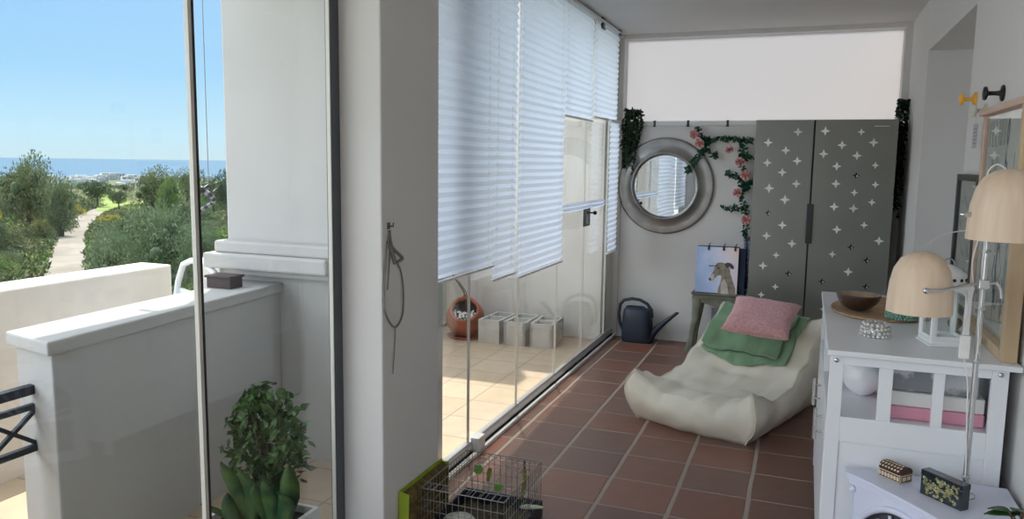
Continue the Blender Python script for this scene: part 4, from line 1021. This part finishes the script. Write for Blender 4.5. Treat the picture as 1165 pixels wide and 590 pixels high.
topz = c2.z+.205
MB().tube(catmull([A2(1122, 207, LY_-.10), A2(1125, 194, LY_-.09), A2(1134, 187, LY_-.09), A2(1143, 191, LY_-.09), A2(1148, 199, LY_-.09)]), .0024, 6).build('cable', M['white_cable'], t)
MB().tube(catmull([A2(1121, 275), A2(1118, 300), A2(1116, 330), A2(1113, 360), A2(1113, 380), A2(1112, 402)]), .0026, 6).build('cable', M['white_cable'], t)
MB().tube(catmull([A2(1113, 272), A2(1106, 300), A2(1107, 330), A2(1100, 360), A2(1097, 382)]), .0022, 6).build('cable', M['white_cable'], t)
MB().tube(catmull([A2(1097, 408), A2(1099, 420), A2(1101, 440), A2(1100, 470), A2(1099, 520), A2(1098, 545)]), .0022, 6).build('cable', M['white_cable'], t)
MB().tube(catmull([A2(1104, 262, LY_+.1), A2(1090, 263, LY_+.1), A2(1070, 268, LY_+.05), A2(1052, 281, LY_-.04)]), .0016, 6).build('cable', M['white_cable'], t)
q = A2(1097, 395, LY_-.02)
MB().box(q.x-.014, q.x+.014, q.y-.008, q.y+.008, q.z-.034, q.z+.038).box(q.x-.006, q.x-.002, q.y-.010, q.y-.008, q.z-.01, q.z+.008).box(q.x+.003, q.x+.007, q.y-.010, q.y-.008, q.z-.01, q.z+.008).build('cord_switch', M['white_cable'], t, bevel=.004)

# ================================================================== ROPE ON PILLAR
t = thing('pull_cord', 'grey looped cord hanging from a small hook on the pillar', 'cord', (-1.405, 2.435, 1.29))
PXX = -1.400
def A3(px, py): return at(0, PXX, px, py)-t.location
mb = MB().tube([(0, 0, .0), (.020, 0, -.002), (.022, 0, .012)], .003, 8).box(0, .004, -.008, .008, -.012, .012); mb.build('hook', M['alu_dark'], t)
mb = MB()
mb.tube(catmull([A3(443, 262), A3(440, 285), A3(438, 310), A3(437, 345), A3(441, 362), A3(450, 372), A3(458, 358), A3(459, 330), A3(456, 308), A3(450, 295), A3(444, 275)]), .0035, 6)
mb.tube(catmull([A3(443, 262), A3(446, 280), A3(455, 290), A3(458, 294), A3(452, 298)]), .006, 6); mb.tube(catmull([A3(441, 275), A3(446, 288), A3(449, 300)]), .006, 6)
mb.tube(catmull([A3(441, 330), A3(443, 300), A3(444, 285)]), .0025, 6)
mb.tube(catmull([A3(450, 372), A3(449, 395), A3(447, 425)]), .002, 6)
mb.build('looped_cord', M['rope'], t)

# ================================================================== WIRE CRATE
CX0, CX1, CY0, CY1, CZ0, CZ1 = -1.35, -1.0, 2.585, 3.02, .07, .25
t = thing('wire_cage', 'low grey wire cage with a dark blue tray beside the pillar', 'cage', (0, 0, 0))
mb = MB(); mb.box(CX0, CX1, CY0, CY1, 0, .01); 
for b4 in ((CX0-.008, CX0+.004, CY0-.008, CY1+.008), (CX1-.004, CX1+.008, CY0-.008, CY1+.008), (CX0, CX1, CY0-.008, CY0+.004), (CX0, CX1, CY1-.004, CY1+.008)): mb.box(*b4, 0, .075)
mb.build('base_tray', M['tray'], t, bevel=.003)
MB().grid(lambda u, v: (CX0+.005+(CX1-CX0-.01)*u, CY0+.005+(CY1-CY0-.01)*v, .022+.012*noise.noise(Vector((u*6, v*6, 2)))), 20, 20).build('litter', M['tray_soil'], t)
wr = MB(); rw = .0014
def wline(p, q, r_=rw): wr.tube([p, q], r_, 5)
for z in (CZ0, .115, .16, .205, CZ1):
    r_ = .0022 if z in (CZ0, CZ1) else rw
    for p, q in (((CX0, CY0, z), (CX1, CY0, z)), ((CX1, CY0, z), (CX1, CY1, z)), ((CX1, CY1, z), (CX0, CY1, z)), ((CX0, CY1, z), (CX0, CY0, z))): wline(p, q, r_)
for k in range(14): x = CX0+(CX1-CX0)*k/13; wline((x, CY0, CZ0), (x, CY0, CZ1)); wline((x, CY1, CZ0), (x, CY1, CZ1))
for k in range(17): y = CY0+(CY1-CY0)*k/16; wline((CX0, y, CZ0), (CX0, y, CZ1)); wline((CX1, y, CZ0), (CX1, y, CZ1))
wr.build('wire_sides', M['wire'], t)
wr = MB()
for k in range(14): x = CX0+(CX1-CX0)*k/13; wline((x, CY0, CZ1+.001), (x, CY0+.05, CZ1+.003))
for k in range(8): x = CX0+(CX1-CX0)*k/7; wline((x, CY0, CZ1+.002), (x, CY1, CZ1+.002))
wline((CX0, CY0+.05, CZ1+.003), (CX1, CY0+.05, CZ1+.003), .002)
p1_, p2_, p3_, p4_ = at(1, 2.99, 545, 540), at(1, 2.99, 557, 516), at(1, 2.9, 600, 540), at(1, 2.9, 606, 556)
wr.build('wire_lid', M['wire'], t)
MB().tube([at(2, .262, 532, 540), at(2, .262, 558, 517), at(2, .262, 588, 536), at(2, .262, 603, 541)], .002, 6).build('carry_handle', M['wire'], t)
t = thing('lime_bin', 'lime green narrow bin with coarse brown filling beside the pillar', 'bin', (-1.402, 2.50, 0))
MB().prism([(.0, .004), (.036, .004), (.046, .255), (-.0, .262)], -.004, 0, axis=1).build('front_flap', M['lime'], t)
MB().box(0, .004, 0, .37, .004, .262).box(0, .036, .366, .37, .004, .25).box(0, .036, 0, .37, 0, .006).build('bin_body', M['lime'], t)
MB().prism([(.005, .008), (.034, .008), (.040, .235), (.005, .25)], .004, .364, axis=1).build('fibre_filling', M['brown_mat'], t, bevel=.004)
# little things clipped on the cage
def peg(label, p, mt, name='clothes_peg', tilt=0, L=.055, w_=.010, mt2=None):
    t = thing(name, label, 'peg', p, rot=(0, tilt, .3))
    MB().prism([(-w_/2, .012), (w_/2, .012), (w_*.7, -.01), (w_*.35, -L), (-w_*.35, -L), (-w_*.7, -.01)], -.006, -.001, axis=1).build('peg_half', M[mt], t, bevel=.001)
    MB().prism([(-w_/2, .012), (w_/2, .012), (w_*.7, -.01), (w_*.35, -L*.9), (-w_*.35, -L*.9), (-w_*.7, -.01)], .001, .006, axis=1).build('peg_half', M[mt2 or mt], t, bevel=.001)
    MB().tube([(-w_*.55, 0, 0), (w_*.55, 0, 0)], .003, 8).build('spring', M['chrome'], t)
peg('pale blue and green plastic clip at the back left of the wire cage', at(1, CY1-.004, 544, 531), 'leafgreen', L=.03, w_=.030, mt2='blue_plastic')
peg('olive green plastic clip hanging mid back of the wire cage', at(1, CY1-.004, 557, 535), 'olive', tilt=.15, L=.05, w_=.016)
peg('small bright green plastic clip low on the cage tray edge', at(1, CY1-.004, 567, 553), 'leafgreen', L=.02, w_=.026)
t = thing('hanging_strap', 'long olive strap hanging from a black loop inside the wire cage', 'strap', at(1, CY1-.03, 597, 527))
MB().tube([(0, 0, .012), (.001, .0, -.03)], .003, 8).build('black_loop', M['black'], t)
MB().tube([(0, 0, -.025), (.002, 0, -.08), (-.008, 0, -.145), (-.013, 0, -.165)], [.007, .009, .007, .005], 8).build('strap_body', M['olive'], t)
p = at(2, .082, 604, 579)
o = MB().tube([(-.045, -.008, 0), (-.02, -.002, .003), (.02, .004, .006), (.05, .01, .006)], [.006, .011, .009, .005], 10).build('pale_green_scoop', M['pale_green'], loc=(p.x, p.y, .088)); tag(o, 'pale green plastic scoop resting on the tray rim of the cage', 'scoop')
p = at(2, .05, 530, 588)
o = MB().lathe([(0, .075), (.03, .072), (.06, .058), (.082, .03), (.088, 0), (.080, 0), (.07, .03), (0, .066)], 30).build('upturned_dish', M['pale_plastic'], loc=(p.x+.005, 2.72, .025)); tag(o, 'pale grey upturned dish inside the wire cage', 'dish')

# ================================================================== LANDSCAPE
def px_dir(px):   # horizontal unit direction through a photo column near the horizon
    d = CR*((px-582.5)/FPX) - CU*((200-295)/FPX) + CF; d.z = 0; return d.normalized()
def sstep(a, b, x): x = max(0, min(1, (x-a)/(b-a))); return x*x*(3-2*x)
PATHX = [(20, 58), (34, 60), (48, 65), (67, 71), (83, 77), (95, 85), (110, 100), (122, 118), (132, 140), (140, 170), (150, 205)]   # distance, photo column
pathpts = [px_dir(x)*d for d, x in PATHX]
def path_dist(x, y):
    best = 1e9; side = 1; P = Vector((x, y, 0))
    for a, b in zip(pathpts, pathpts[1:]):
        ab = b-a; t_ = max(0, min(1, (P-a).dot(ab)/ab.length_squared)); q = a+ab*t_; d = (P-q).length
        if d < best: best = d; side = 1 if ab.cross(P-a).z > 0 else -1
    return best, side
def ground(x, y):
    D = math.hypot(x, y); base = -6.2+.6*sstep(60, 130, D)-9*sstep(150, 230, D)
    d, s_ = path_dist(x, y)
    if s_ > 0 and D < 200: base += 3.6*sstep(1.6, 9, d)*(1-.5*sstep(90, 150, D))
    elif D < 200: base += .5*sstep(2, 9, d)
    base += (.5*noise.noise(Vector((x*.08, y*.08, 0)))+.25*noise.noise(Vector((x*.25, y*.25, 3))))*sstep(1.5, 5, d)
    base -= 63*sstep(230, 1800, D); base -= 14*sstep(3200, 3700, D)
    if D > 400: base += 1.5*noise.noise(Vector((x*.003, y*.003, 7)))
    return base
def dirt():
    m = mat('dry_scrub_ground', (.13, .125, .06), .95, color2=(.15, .18, .06), vscale=.12, bump=.4, bscale=1.5); return m
a0 = math.atan2(px_dir(-120).y, px_dir(-120).x); a1 = math.atan2(px_dir(330).y, px_dir(330).x)
rads = [9+1.2*k for k in range(60)]+[82+4*k for k in range(30)]+[205*1.09**k for k in range(35)]
A0, A1 = a0+.6, a1-.12
NA = 110
v = []; f = []
for r_ in rads:
    for j in range(NA+1):
        a_ = A0+(A1-A0)*j/NA; x, y = r_*math.cos(a_), r_*math.sin(a_); v.append((x, y, ground(x, y)))
for i in range(len(rads)-1):
    for j in range(NA): q = i*(NA+1)+j; f.append((q, q+1, q+NA+2, q+NA+1))
struct('ground', MB().add(v, f, 0, True), dirt())
v = []; f = []
pts = []
for a, b in zip(pathpts, pathpts[1:]):
    n_ = max(2, int((b-a).length/1.2)); pts += [a.lerp(b, k/n_) for k in range(n_)]
pts.append(pathpts[-1])
for i, p in enumerate(pts):
    d_ = (pts[min(i+2, len(pts)-1)]-pts[max(i-2, 0)]).normalized(); s_ = Vector((-d_.y, d_.x, 0))
    for k in range(5): q = p+s_*(k/4-.5)*(2.2+.25*math.sin(i*.9)); v.append((q.x, q.y, ground(q.x, q.y)+.12))
for i in range(len(pts)-1):
    for k in range(4): q = i*5+k; f.append((q, q+1, q+6, q+5))
struct('path', MB().add(v, f, 0, True), mat('pale_dirt_track', (.25, .215, .175), .95, color2=(.33, .29, .24), vscale=.4, bump=.3, bscale=3))
# sea
mb = MB(); rr = [900*1.25**k for k in range(19)]
v = []; f = []
for r_ in rr:
    for j in range(41): a_ = A0+(A1-A0)*j/40; v.append((r_*math.cos(a_), r_*math.sin(a_), -80))
for i in range(len(rr)-1):
    for j in range(40): q = i*41+j; f.append((q, q+1, q+42, q+41))
struct('sea', mb.add(v, f, 0, True), mat('sea_water', (.035, .115, .19), .6, spec=.5))

# tree and bush prototypes
def crown_mesh(seed, nleaf, L, W, lobes, flat=.75, updir=.3, shape=None):
    random.seed(seed); mb = MB(); cs = []
    for k in range(lobes):
        a_ = random.uniform(0, 2*PI); r_ = random.uniform(0, .62); z = random.uniform(.25, .8)
        rad = random.uniform(.28, .45); cs.append((Vector((r_*math.cos(a_), r_*math.sin(a_), z*flat*1.15)), rad))
    if shape == 'cone': cs = [(Vector((random.uniform(-.5, .5)*(1-z), random.uniform(-.5, .5)*(1-z), z*1.5)), .42*(1.05-z)+.1) for z in [k/lobes for k in range(lobes)]]
    for c, rad in cs:
        n_ = nleaf//lobes
        mb.ball(tuple(c), rad*.30, 8, 6, mi=1, sc3=(1, 1, .8))
        for k in range(n_):
            d = Vector((random.gauss(0, 1), random.gauss(0, 1), random.gauss(0, 1))).normalized(); q = c+Vector((d.x, d.y, d.z*.85))*rad*random.uniform(.72, 1.06)
            if q.z < .02: q.z = random.uniform(.02, .15)
            leaf(mb, q, d+rv(.7)+Vector((0, 0, updir)), d+rv(.6), random.uniform(.7, 1.3)*L, random.uniform(.7, 1.2)*W)
    return mb
kinds = {
 'olive_bush': (leaf_mat('olive_scrub_leaf', (.17, .20, .085), (.30, .33, .16), .8, 1.2), 2200, .075, .045, 9, None),
 'dark_bush': (leaf_mat('dark_scrub_leaf', (.08, .12, .05), (.16, .21, .10), .8, 1.5), 2200, .07, .05, 8, None),
 'pine_bush': (leaf_mat('pine_scrub_needles', (.15, .205, .10), (.27, .32, .17), .8, 1.0), 3000, .085, .032, 10, None),
 'bright_bush': (leaf_mat('yellow_green_leaf', (.16, .24, .06), (.30, .38, .11), .8, 1.5), 2000, .07, .05, 9, None),
 'gorse_bush': (leaf_mat('yellow_gorse_bloom', (.18, .22, .06), (.90, .64, .03), .8, 2.2), 1800, .06, .045, 8, None),
}
core = mat('dense_inner_twigs', (.11, .14, .065), .95)
trunkm = mat('grey_brown_bark', (.13, .10, .07), .9, bump=.6, bscale=6)
proto = {}
def tree_proto(i, kind): return crown_mesh(60+i, 5200, .055, .036 if kind != 'pine_bush' else .028, 15, flat=.72, updir=.15)
for i, (k, (mt, n_, L, W, lb, sh)) in enumerate(kinds.items()):
    proto[k] = crown_mesh(40+i, n_, L, W, lb, shape=sh)
meshes = {}
placed = []
def free(x, y, r, k=.76):
    for a, b, c in placed:
        if math.hypot(x-a, y-b) < k*(r+c): return False
    return True
def bush(kind, px, D, hw, hh, label, group=None, pos=None, rz=None):
    p = pos or px_dir(px)*D; z = ground(p.x, p.y)-.08; placed.append((p.x, p.y, hw))
    key = kind
    if key not in meshes:
        o = proto[kind].build('shrub', [kinds[kind][0], core]); meshes[key] = o.data
    else:
        o = bpy.data.objects.new('shrub', meshes[key]); col.objects.link(o)
    o.location = (p.x, p.y, z); o.scale = (hw, hw, hh); o.rotation_euler.z = rz if rz is not None else random.uniform(0, 6.28)
    tag(o, label, 'shrub', group); return o
def tree(kind, px, D, hw, top_px, label, trunk=.35, group=None):
    p = px_dir(px)*D; g = ground(p.x, p.y); placed.append((p.x, p.y, hw))
    hz = 177.5+px*.0141; ztop = EYE-(top_px-hz)*D/FPX; H = ztop-g
    t = thing('tree', label, 'tree', (p.x, p.y, g), random.uniform(0, 6.28), group)
    mb = MB(); tr_ = H*.035
    mb.tube([(0, 0, -.2), (.02*H, 0, H*.25), (0, .02*H, H*.6)], [tr_, tr_*.8, tr_*.4], 8)
    for k in range(4): a_ = k*1.7; mb.tube([(.01*H, 0, H*.3), (hw*.4*math.cos(a_), hw*.4*math.sin(a_), H*.62)], [tr_*.5, tr_*.2], 6)
    mb.build('trunk', trunkm, t)
    if 'tree_'+kind not in meshes:
        o = tree_proto(list(kinds).index(kind), kind).build('crown', [kinds[kind][0], core], t); meshes['tree_'+kind] = o.data
    else: o = bpy.data.objects.new('crown', meshes['tree_'+kind]); col.objects.link(o); o.parent = t
    ch = H*(1-trunk); o.location = (0, 0, H*trunk); o.scale = (hw, hw, ch/1.12)
    return t
random.seed(77)
tree('olive_bush', 31, 90, 3.3, 167, 'tall grey green tree at the left, highest against the sea', .1)
tree('olive_bush', 66, 84, 2.0, 188, 'lower rounded tree right of the tallest left tree', .08)
tree('dark_bush', 10, 92, 2.0, 186, 'dark tree at the left edge beside the tallest tree', .25)
tree('dark_bush', 109, 125, 2.6, 196, 'small round dark tree in front of the far town', .3)
tree('olive_bush', 172, 112, 4.0, 183, 'broad pale green tree in the middle distance against the sea', .08)
tree('bright_bush', 190, 100, 2.0, 192, 'yellow green tree beside the broad pale tree', .05)
tree('olive_bush', 212, 124, 3.0, 185, 'grey green tree just left of the glass panel edge', .1)
tree('dark_bush', 241, 105, 1.9, 197, 'low dark tree behind the hanging wind ornament', .25)
tree('dark_bush', 258, 88, 2.0, 180, 'dark tall tree beside the white column edge', .25)
tree('dark_bush', 134, 118, 1.6, 208, 'very small dark tree behind the pale track bend', .3)
tree('pine_bush', 190, 50, 3.2, 216, 'large soft pine like tree in front of the outer wall', .08)
tree('pine_bush', 124, 43, 2.1, 236, 'wide soft pine like tree beside the pale track', .05)
tree('pine_bush', 155, 58, 3.0, 224, 'soft pine like tree between the two wide ones', .08)
tree('pine_bush', 228, 45, 2.0, 236, 'soft pine like tree behind the glass panel edge', .08)
tree('dark_bush', 153, 62, 1.5, 222, 'small dark tree above the soft pines', .1)
bush('dark_bush', 64, 92, 2.0, 2.8, 'dark rounded shrub beside the track bend')
bush('olive_bush', 40, 82, 1.9, 1.9, 'olive shrub above the dark rounded one')
bush('gorse_bush', 46, 86, 1.6, 1.6, 'yellow flowering gorse shrub left of the track')
bush('gorse_bush', 79, 110, 1.9, 1.7, 'yellow orange shrub at the foot of the left trees')
bush('gorse_bush', 243, 40, 1.2, 3.2, 'yellow gorse shrub behind the wind ornament, nearest the column')
bush('gorse_bush', 248, 50, 1.6, 2.0, 'yellow gorse shrub further up behind the wind ornament')
bush('gorse_bush', 178, 92, 2.3, 1.3, 'orange yellow shrub on the rise under the broad pale tree')
bush('gorse_bush', 125, 100, 2.0, 1.0, 'faint yellow shrub at the end of the green field')
bush('dark_bush', 205, 84, 1.4, 2.3, 'dark round shrub on the rise left of the panel edge')
bush('bright_bush', 228, 62, 2.3, 2.2, 'bright green shrub behind the panel edge')
bush('bright_bush', 258, 66, 2.3, 2.0, 'bright green shrub beside the column edge')
# scattered cover
G = {'l': ('shrubs covering the bank left of the track', 'mixed scrub shrub on the bank left of the dirt track'),
     'r': ('shrubs covering the slope right of the track', 'mixed scrub shrub on the slope right of the dirt track'),
     'f': ('far hedge shrubs on the ridge', 'distant shrub in the hedge line on the ridge')}
def clear(x, y): return path_dist(x, y)[0]
for k in range(420):
    D = random.uniform(44, 112); px = random.uniform(-30, 75)
    p = px_dir(px)*D; s_ = random.uniform(.8, 1.5)
    dd_, sd = path_dist(p.x, p.y)
    if dd_ < 1.9+s_*.9 or sd < 0 or not free(p.x, p.y, s_): continue
    bush(random.choice(('olive_bush', 'olive_bush', 'dark_bush', 'bright_bush', 'pine_bush', 'olive_bush', 'gorse_bush') if k % 3 else ('olive_bush', 'dark_bush')), 0, 0, s_, s_*random.uniform(.8, 1.25), G['l'][1], G['l'][0], pos=p)
for k in range(430):
    D = random.uniform(40, 112); px = random.uniform(85, 285) if k < 330 else random.uniform(285, 400)
    p = px_dir(px)*D; s_ = random.uniform(.9, 1.8)
    dd_, sd = path_dist(p.x, p.y)
    if dd_ < 1.9+s_ or not free(p.x, p.y, s_): continue
    if (D < 62 and px < 112) or (D < 92 and px < 102): continue
    if px < 215 and D > 70: s_ *= .55
    bush(random.choice(('olive_bush', 'pine_bush', 'dark_bush', 'bright_bush', 'pine_bush')), 0, 0, s_, s_*random.uniform(.7, 1.1), G['r'][1], G['r'][0], pos=p)
for k in range(150):
    D = random.uniform(118, 165); px = random.uniform(-30, 290) if k < 130 else random.uniform(290, 400)
    p = px_dir(px)*D; s_ = random.uniform(1.2, 2.2)
    if clear(p.x, p.y) < 3 or not free(p.x, p.y, s_): continue
    bush(random.choice(('olive_bush', 'dark_bush', 'olive_bush', 'bright_bush')), 0, 0, s_, s_*random.uniform(.4, .7), G['f'][1], G['f'][0], pos=p)
# low ground cover nobody could count
gm = MB(); random.seed(99)
for k in range(22000):
    D = 44+86*random.random()**.8; px = random.uniform(-25, 380); p = px_dir(px)*D; dd_, sd = path_dist(p.x, p.y)
    if dd_ < 1.25: continue
    g = ground(p.x, p.y); S_ = random.uniform(.22, .5); mi = random.choice((0, 0, 1, 2, 3))
    for h in range(3):
        d = Vector((random.uniform(-1, 1), random.uniform(-1, 1), random.uniform(.5, 1.4))); leaf(gm, (p.x+random.uniform(-.2, .2), p.y+random.uniform(-.2, .2), g), d, rv(), S_, S_*.5, mi)
o = gm.build('scrub_grass', [kinds['olive_bush'][0], kinds['dark_bush'][0], kinds['bright_bush'][0], mat('dry_straw_grass', (.34, .30, .17), .9)]); o['kind'] = 'stuff'; o.parent = bpy.data.objects['ground']; o['label'] = 'low rough grass and scrub between the shrubs'
# trees the round mirror sees, out beyond the terrace
for k, (x, y, s_) in enumerate(((-9, -7, 2.6), (-12, -2, 2.6), (-14, 4, 2.8), (-10, 1.5, 2.2))):
    o = bush('bright_bush' if k % 2 else 'olive_bush', 0, 0, s_, 5.2, 'garden tree beyond the terrace, mirrored in the round mirror', 'garden trees reflected in the mirror', pos=Vector((x, y, 0))); o.location.z = -3.2
struct('garden_ground', MB().box(-22, -3.7, -14, 9, -3.6, -3.3), mat('garden_grass', (.12, .18, .06), .95, var=.2, vscale=2))
# low green field
mb = MB(); v = []; f = []
for i in range(13):
    for j in range(17):
        px = 108+60*j/16; D = 116+24*i/12; p = px_dir(px)*D; v.append((p.x, p.y, ground(p.x, p.y)+.15))
for i in range(12):
    for j in range(16): q = i*17+j; f.append((q, q+1, q+18, q+17))
struct('meadow', mb.add(v, f, 0, True), mat('green_field_grass', (.20, .28, .06), .95, color2=(.28, .34, .09), vscale=.3))
# far town
random.seed(55)
wallm = mat('pale_far_house_walls', (.62, .62, .60), .8); roofm = mat('far_flat_roof', (.45, .40, .38), .9); winm = mat('far_windows', (.20, .24, .28), .4)
path_far = 0
labs_t = 'pale house of the far coastal town'
def house(px, D, w_, h_, label, group, long_=False):
    p = px_dir(px)*D; g = ground(p.x, p.y)-1
    t = thing('house', label, 'building', (p.x, p.y, g), math.atan2(p.y, p.x)-PI/2+random.uniform(-.3, .3), group)
    mb = MB().box(-w_/2, w_/2, -w_*.3, w_*.3, 0, h_); 
    if not long_: mb.box(-w_*.2, w_*.3, -w_*.2, w_*.25, h_, h_*1.35)
    mb.build('walls', wallm, t)
    MB().box(-w_/2-.4, w_/2+.4, -w_*.3-.4, w_*.3+.4, h_*.97, h_*1.0+.5).build('roof', roofm, t)
    n_ = 7 if long_ else 4; wm = MB()
    for r_ in range(2):
        for k in range(n_): x = -w_/2+w_*(k+.5)/n_; wm.box(x-w_*.25/n_, x+w_*.25/n_, -w_*.3-.3, -w_*.3, h_*(.2+.4*r_), h_*(.42+.4*r_))
    wm.build('windows', winm, t)
for k in range(140):
    px = random.choice((random.uniform(60, 115), random.uniform(60, 165), random.uniform(-20, 270)))
    D, w0 = random.uniform(2100, 3200), random.uniform(22, 60); q = px_dir(px)*D
    if free(q.x, q.y, w0*.6, 1.25) and path_far < 40: path_far += 1; placed.append((q.x, q.y, w0*.6)); house(px, D, w0, random.uniform(10, 20), labs_t, 'houses of the far town')
house(128, 3150, 75, 24, 'long grey hotel block in front of the sea, widest far building', None, True)

# ================================================================== LIGHT
SKY = .56; CLOUD_FILL = 5.0
w_ = bpy.data.worlds.new('World'); sc.world = w_; w_.use_nodes = True; nt = w_.node_tree
bg = nt.nodes['Background']
SD = Vector((.20, -.38, -1)).normalized()
tc = nt.nodes.new('ShaderNodeTexCoord'); sp = nt.nodes.new('ShaderNodeSeparateXYZ'); nt.links.new(tc.outputs['Generated'], sp.inputs[0])
r_ = nt.nodes.new('ShaderNodeValToRGB'); e = r_.color_ramp.elements
cols_ = [(0, (.52, .68, .76)), (.03, (.47, .69, .82)), (.10, (.29, .55, .80)), (.24, (.13, .36, .70)), (1.0, (.30, .48, .74))]
for _ in range(3): e.new(.5)
for i, (p, c) in enumerate(cols_): e[i].position = p; e[i].color = (*c, 1)
nt.links.new(sp.outputs[2], r_.inputs['Fac'])
# the sky brightens around the sun
dt = nt.nodes.new('ShaderNodeVectorMath'); dt.operation = 'DOT_PRODUCT'; nt.links.new(tc.outputs['Generated'], dt.inputs[0]); dt.inputs[1].default_value = tuple(-SD)
gl = math_node(nt, 'MULTIPLY', math_node(nt, 'POWER', math_node(nt, 'MAXIMUM', dt.outputs['Value'], 0), 5), 3.0)
mxc = nt.nodes.new('ShaderNodeVectorMath'); mxc.operation = 'MULTIPLY_ADD'
cg = nt.nodes.new('ShaderNodeCombineXYZ')
for i, k in enumerate((1.0, .96, .88)): nt.links.new(math_node(nt, 'MULTIPLY', gl, k), cg.inputs[i])
mxc.inputs[1].default_value = (1, 1, 1); nt.links.new(r_.outputs['Color'], mxc.inputs[0]); nt.links.new(cg.outputs[0], mxc.inputs[2])
# added cloud glow, out of view behind and left, to brighten the interior
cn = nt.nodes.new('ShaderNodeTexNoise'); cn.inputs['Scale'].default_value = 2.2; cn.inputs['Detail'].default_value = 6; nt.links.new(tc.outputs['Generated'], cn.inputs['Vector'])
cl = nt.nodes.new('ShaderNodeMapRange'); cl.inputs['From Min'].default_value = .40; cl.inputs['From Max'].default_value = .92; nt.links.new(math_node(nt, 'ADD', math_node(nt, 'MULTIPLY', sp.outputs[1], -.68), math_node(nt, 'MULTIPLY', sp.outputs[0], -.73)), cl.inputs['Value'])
cm = math_node(nt, 'MULTIPLY', cl.outputs['Result'], math_node(nt, 'MULTIPLY', cn.outputs['Fac'], CLOUD_FILL))
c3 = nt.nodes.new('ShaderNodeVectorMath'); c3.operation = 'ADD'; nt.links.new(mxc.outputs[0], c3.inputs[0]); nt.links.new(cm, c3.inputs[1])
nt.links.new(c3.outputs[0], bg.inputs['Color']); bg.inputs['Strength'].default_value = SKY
'''; sk.sky_type = 'NISHITA'; sk.sun_disc = False
SD = Vector((.20, -.38, -1)).normalized()
sk.sun_elevation = math.asin(-SD.z); sk.sun_rotation = math.atan2(-SD.x, -SD.y)
sk.air_density = 1.0; sk.dust_density = 1.2; sk.ozone_density = 1.2; sk.altitude = 50
nt.links.new(sk.outputs[0], bg.inputs['Color']); '''
sl = bpy.data.lights.new('sun', 'SUN'); sl.energy = 2.2; sl.angle = R(.6); sl.color = (1, .93, .82)
so = bpy.data.objects.new('sun', sl); col.objects.link(so); so.rotation_euler = SD.to_track_quat('-Z', 'Y').to_euler(); so.location = (-10, 8, 30)
vs = sc.view_settings; vs.view_transform = 'Standard'; vs.look = 'None'; vs.gamma = 1; vs.use_curve_mapping = False; vs.exposure = 1.2
sc.cycles.max_bounces = 10; sc.cycles.diffuse_bounces = 6; sc.cycles.transparent_max_bounces = 24; sc.cycles.use_denoising = True
sc.cycles.sample_clamp_indirect = 6
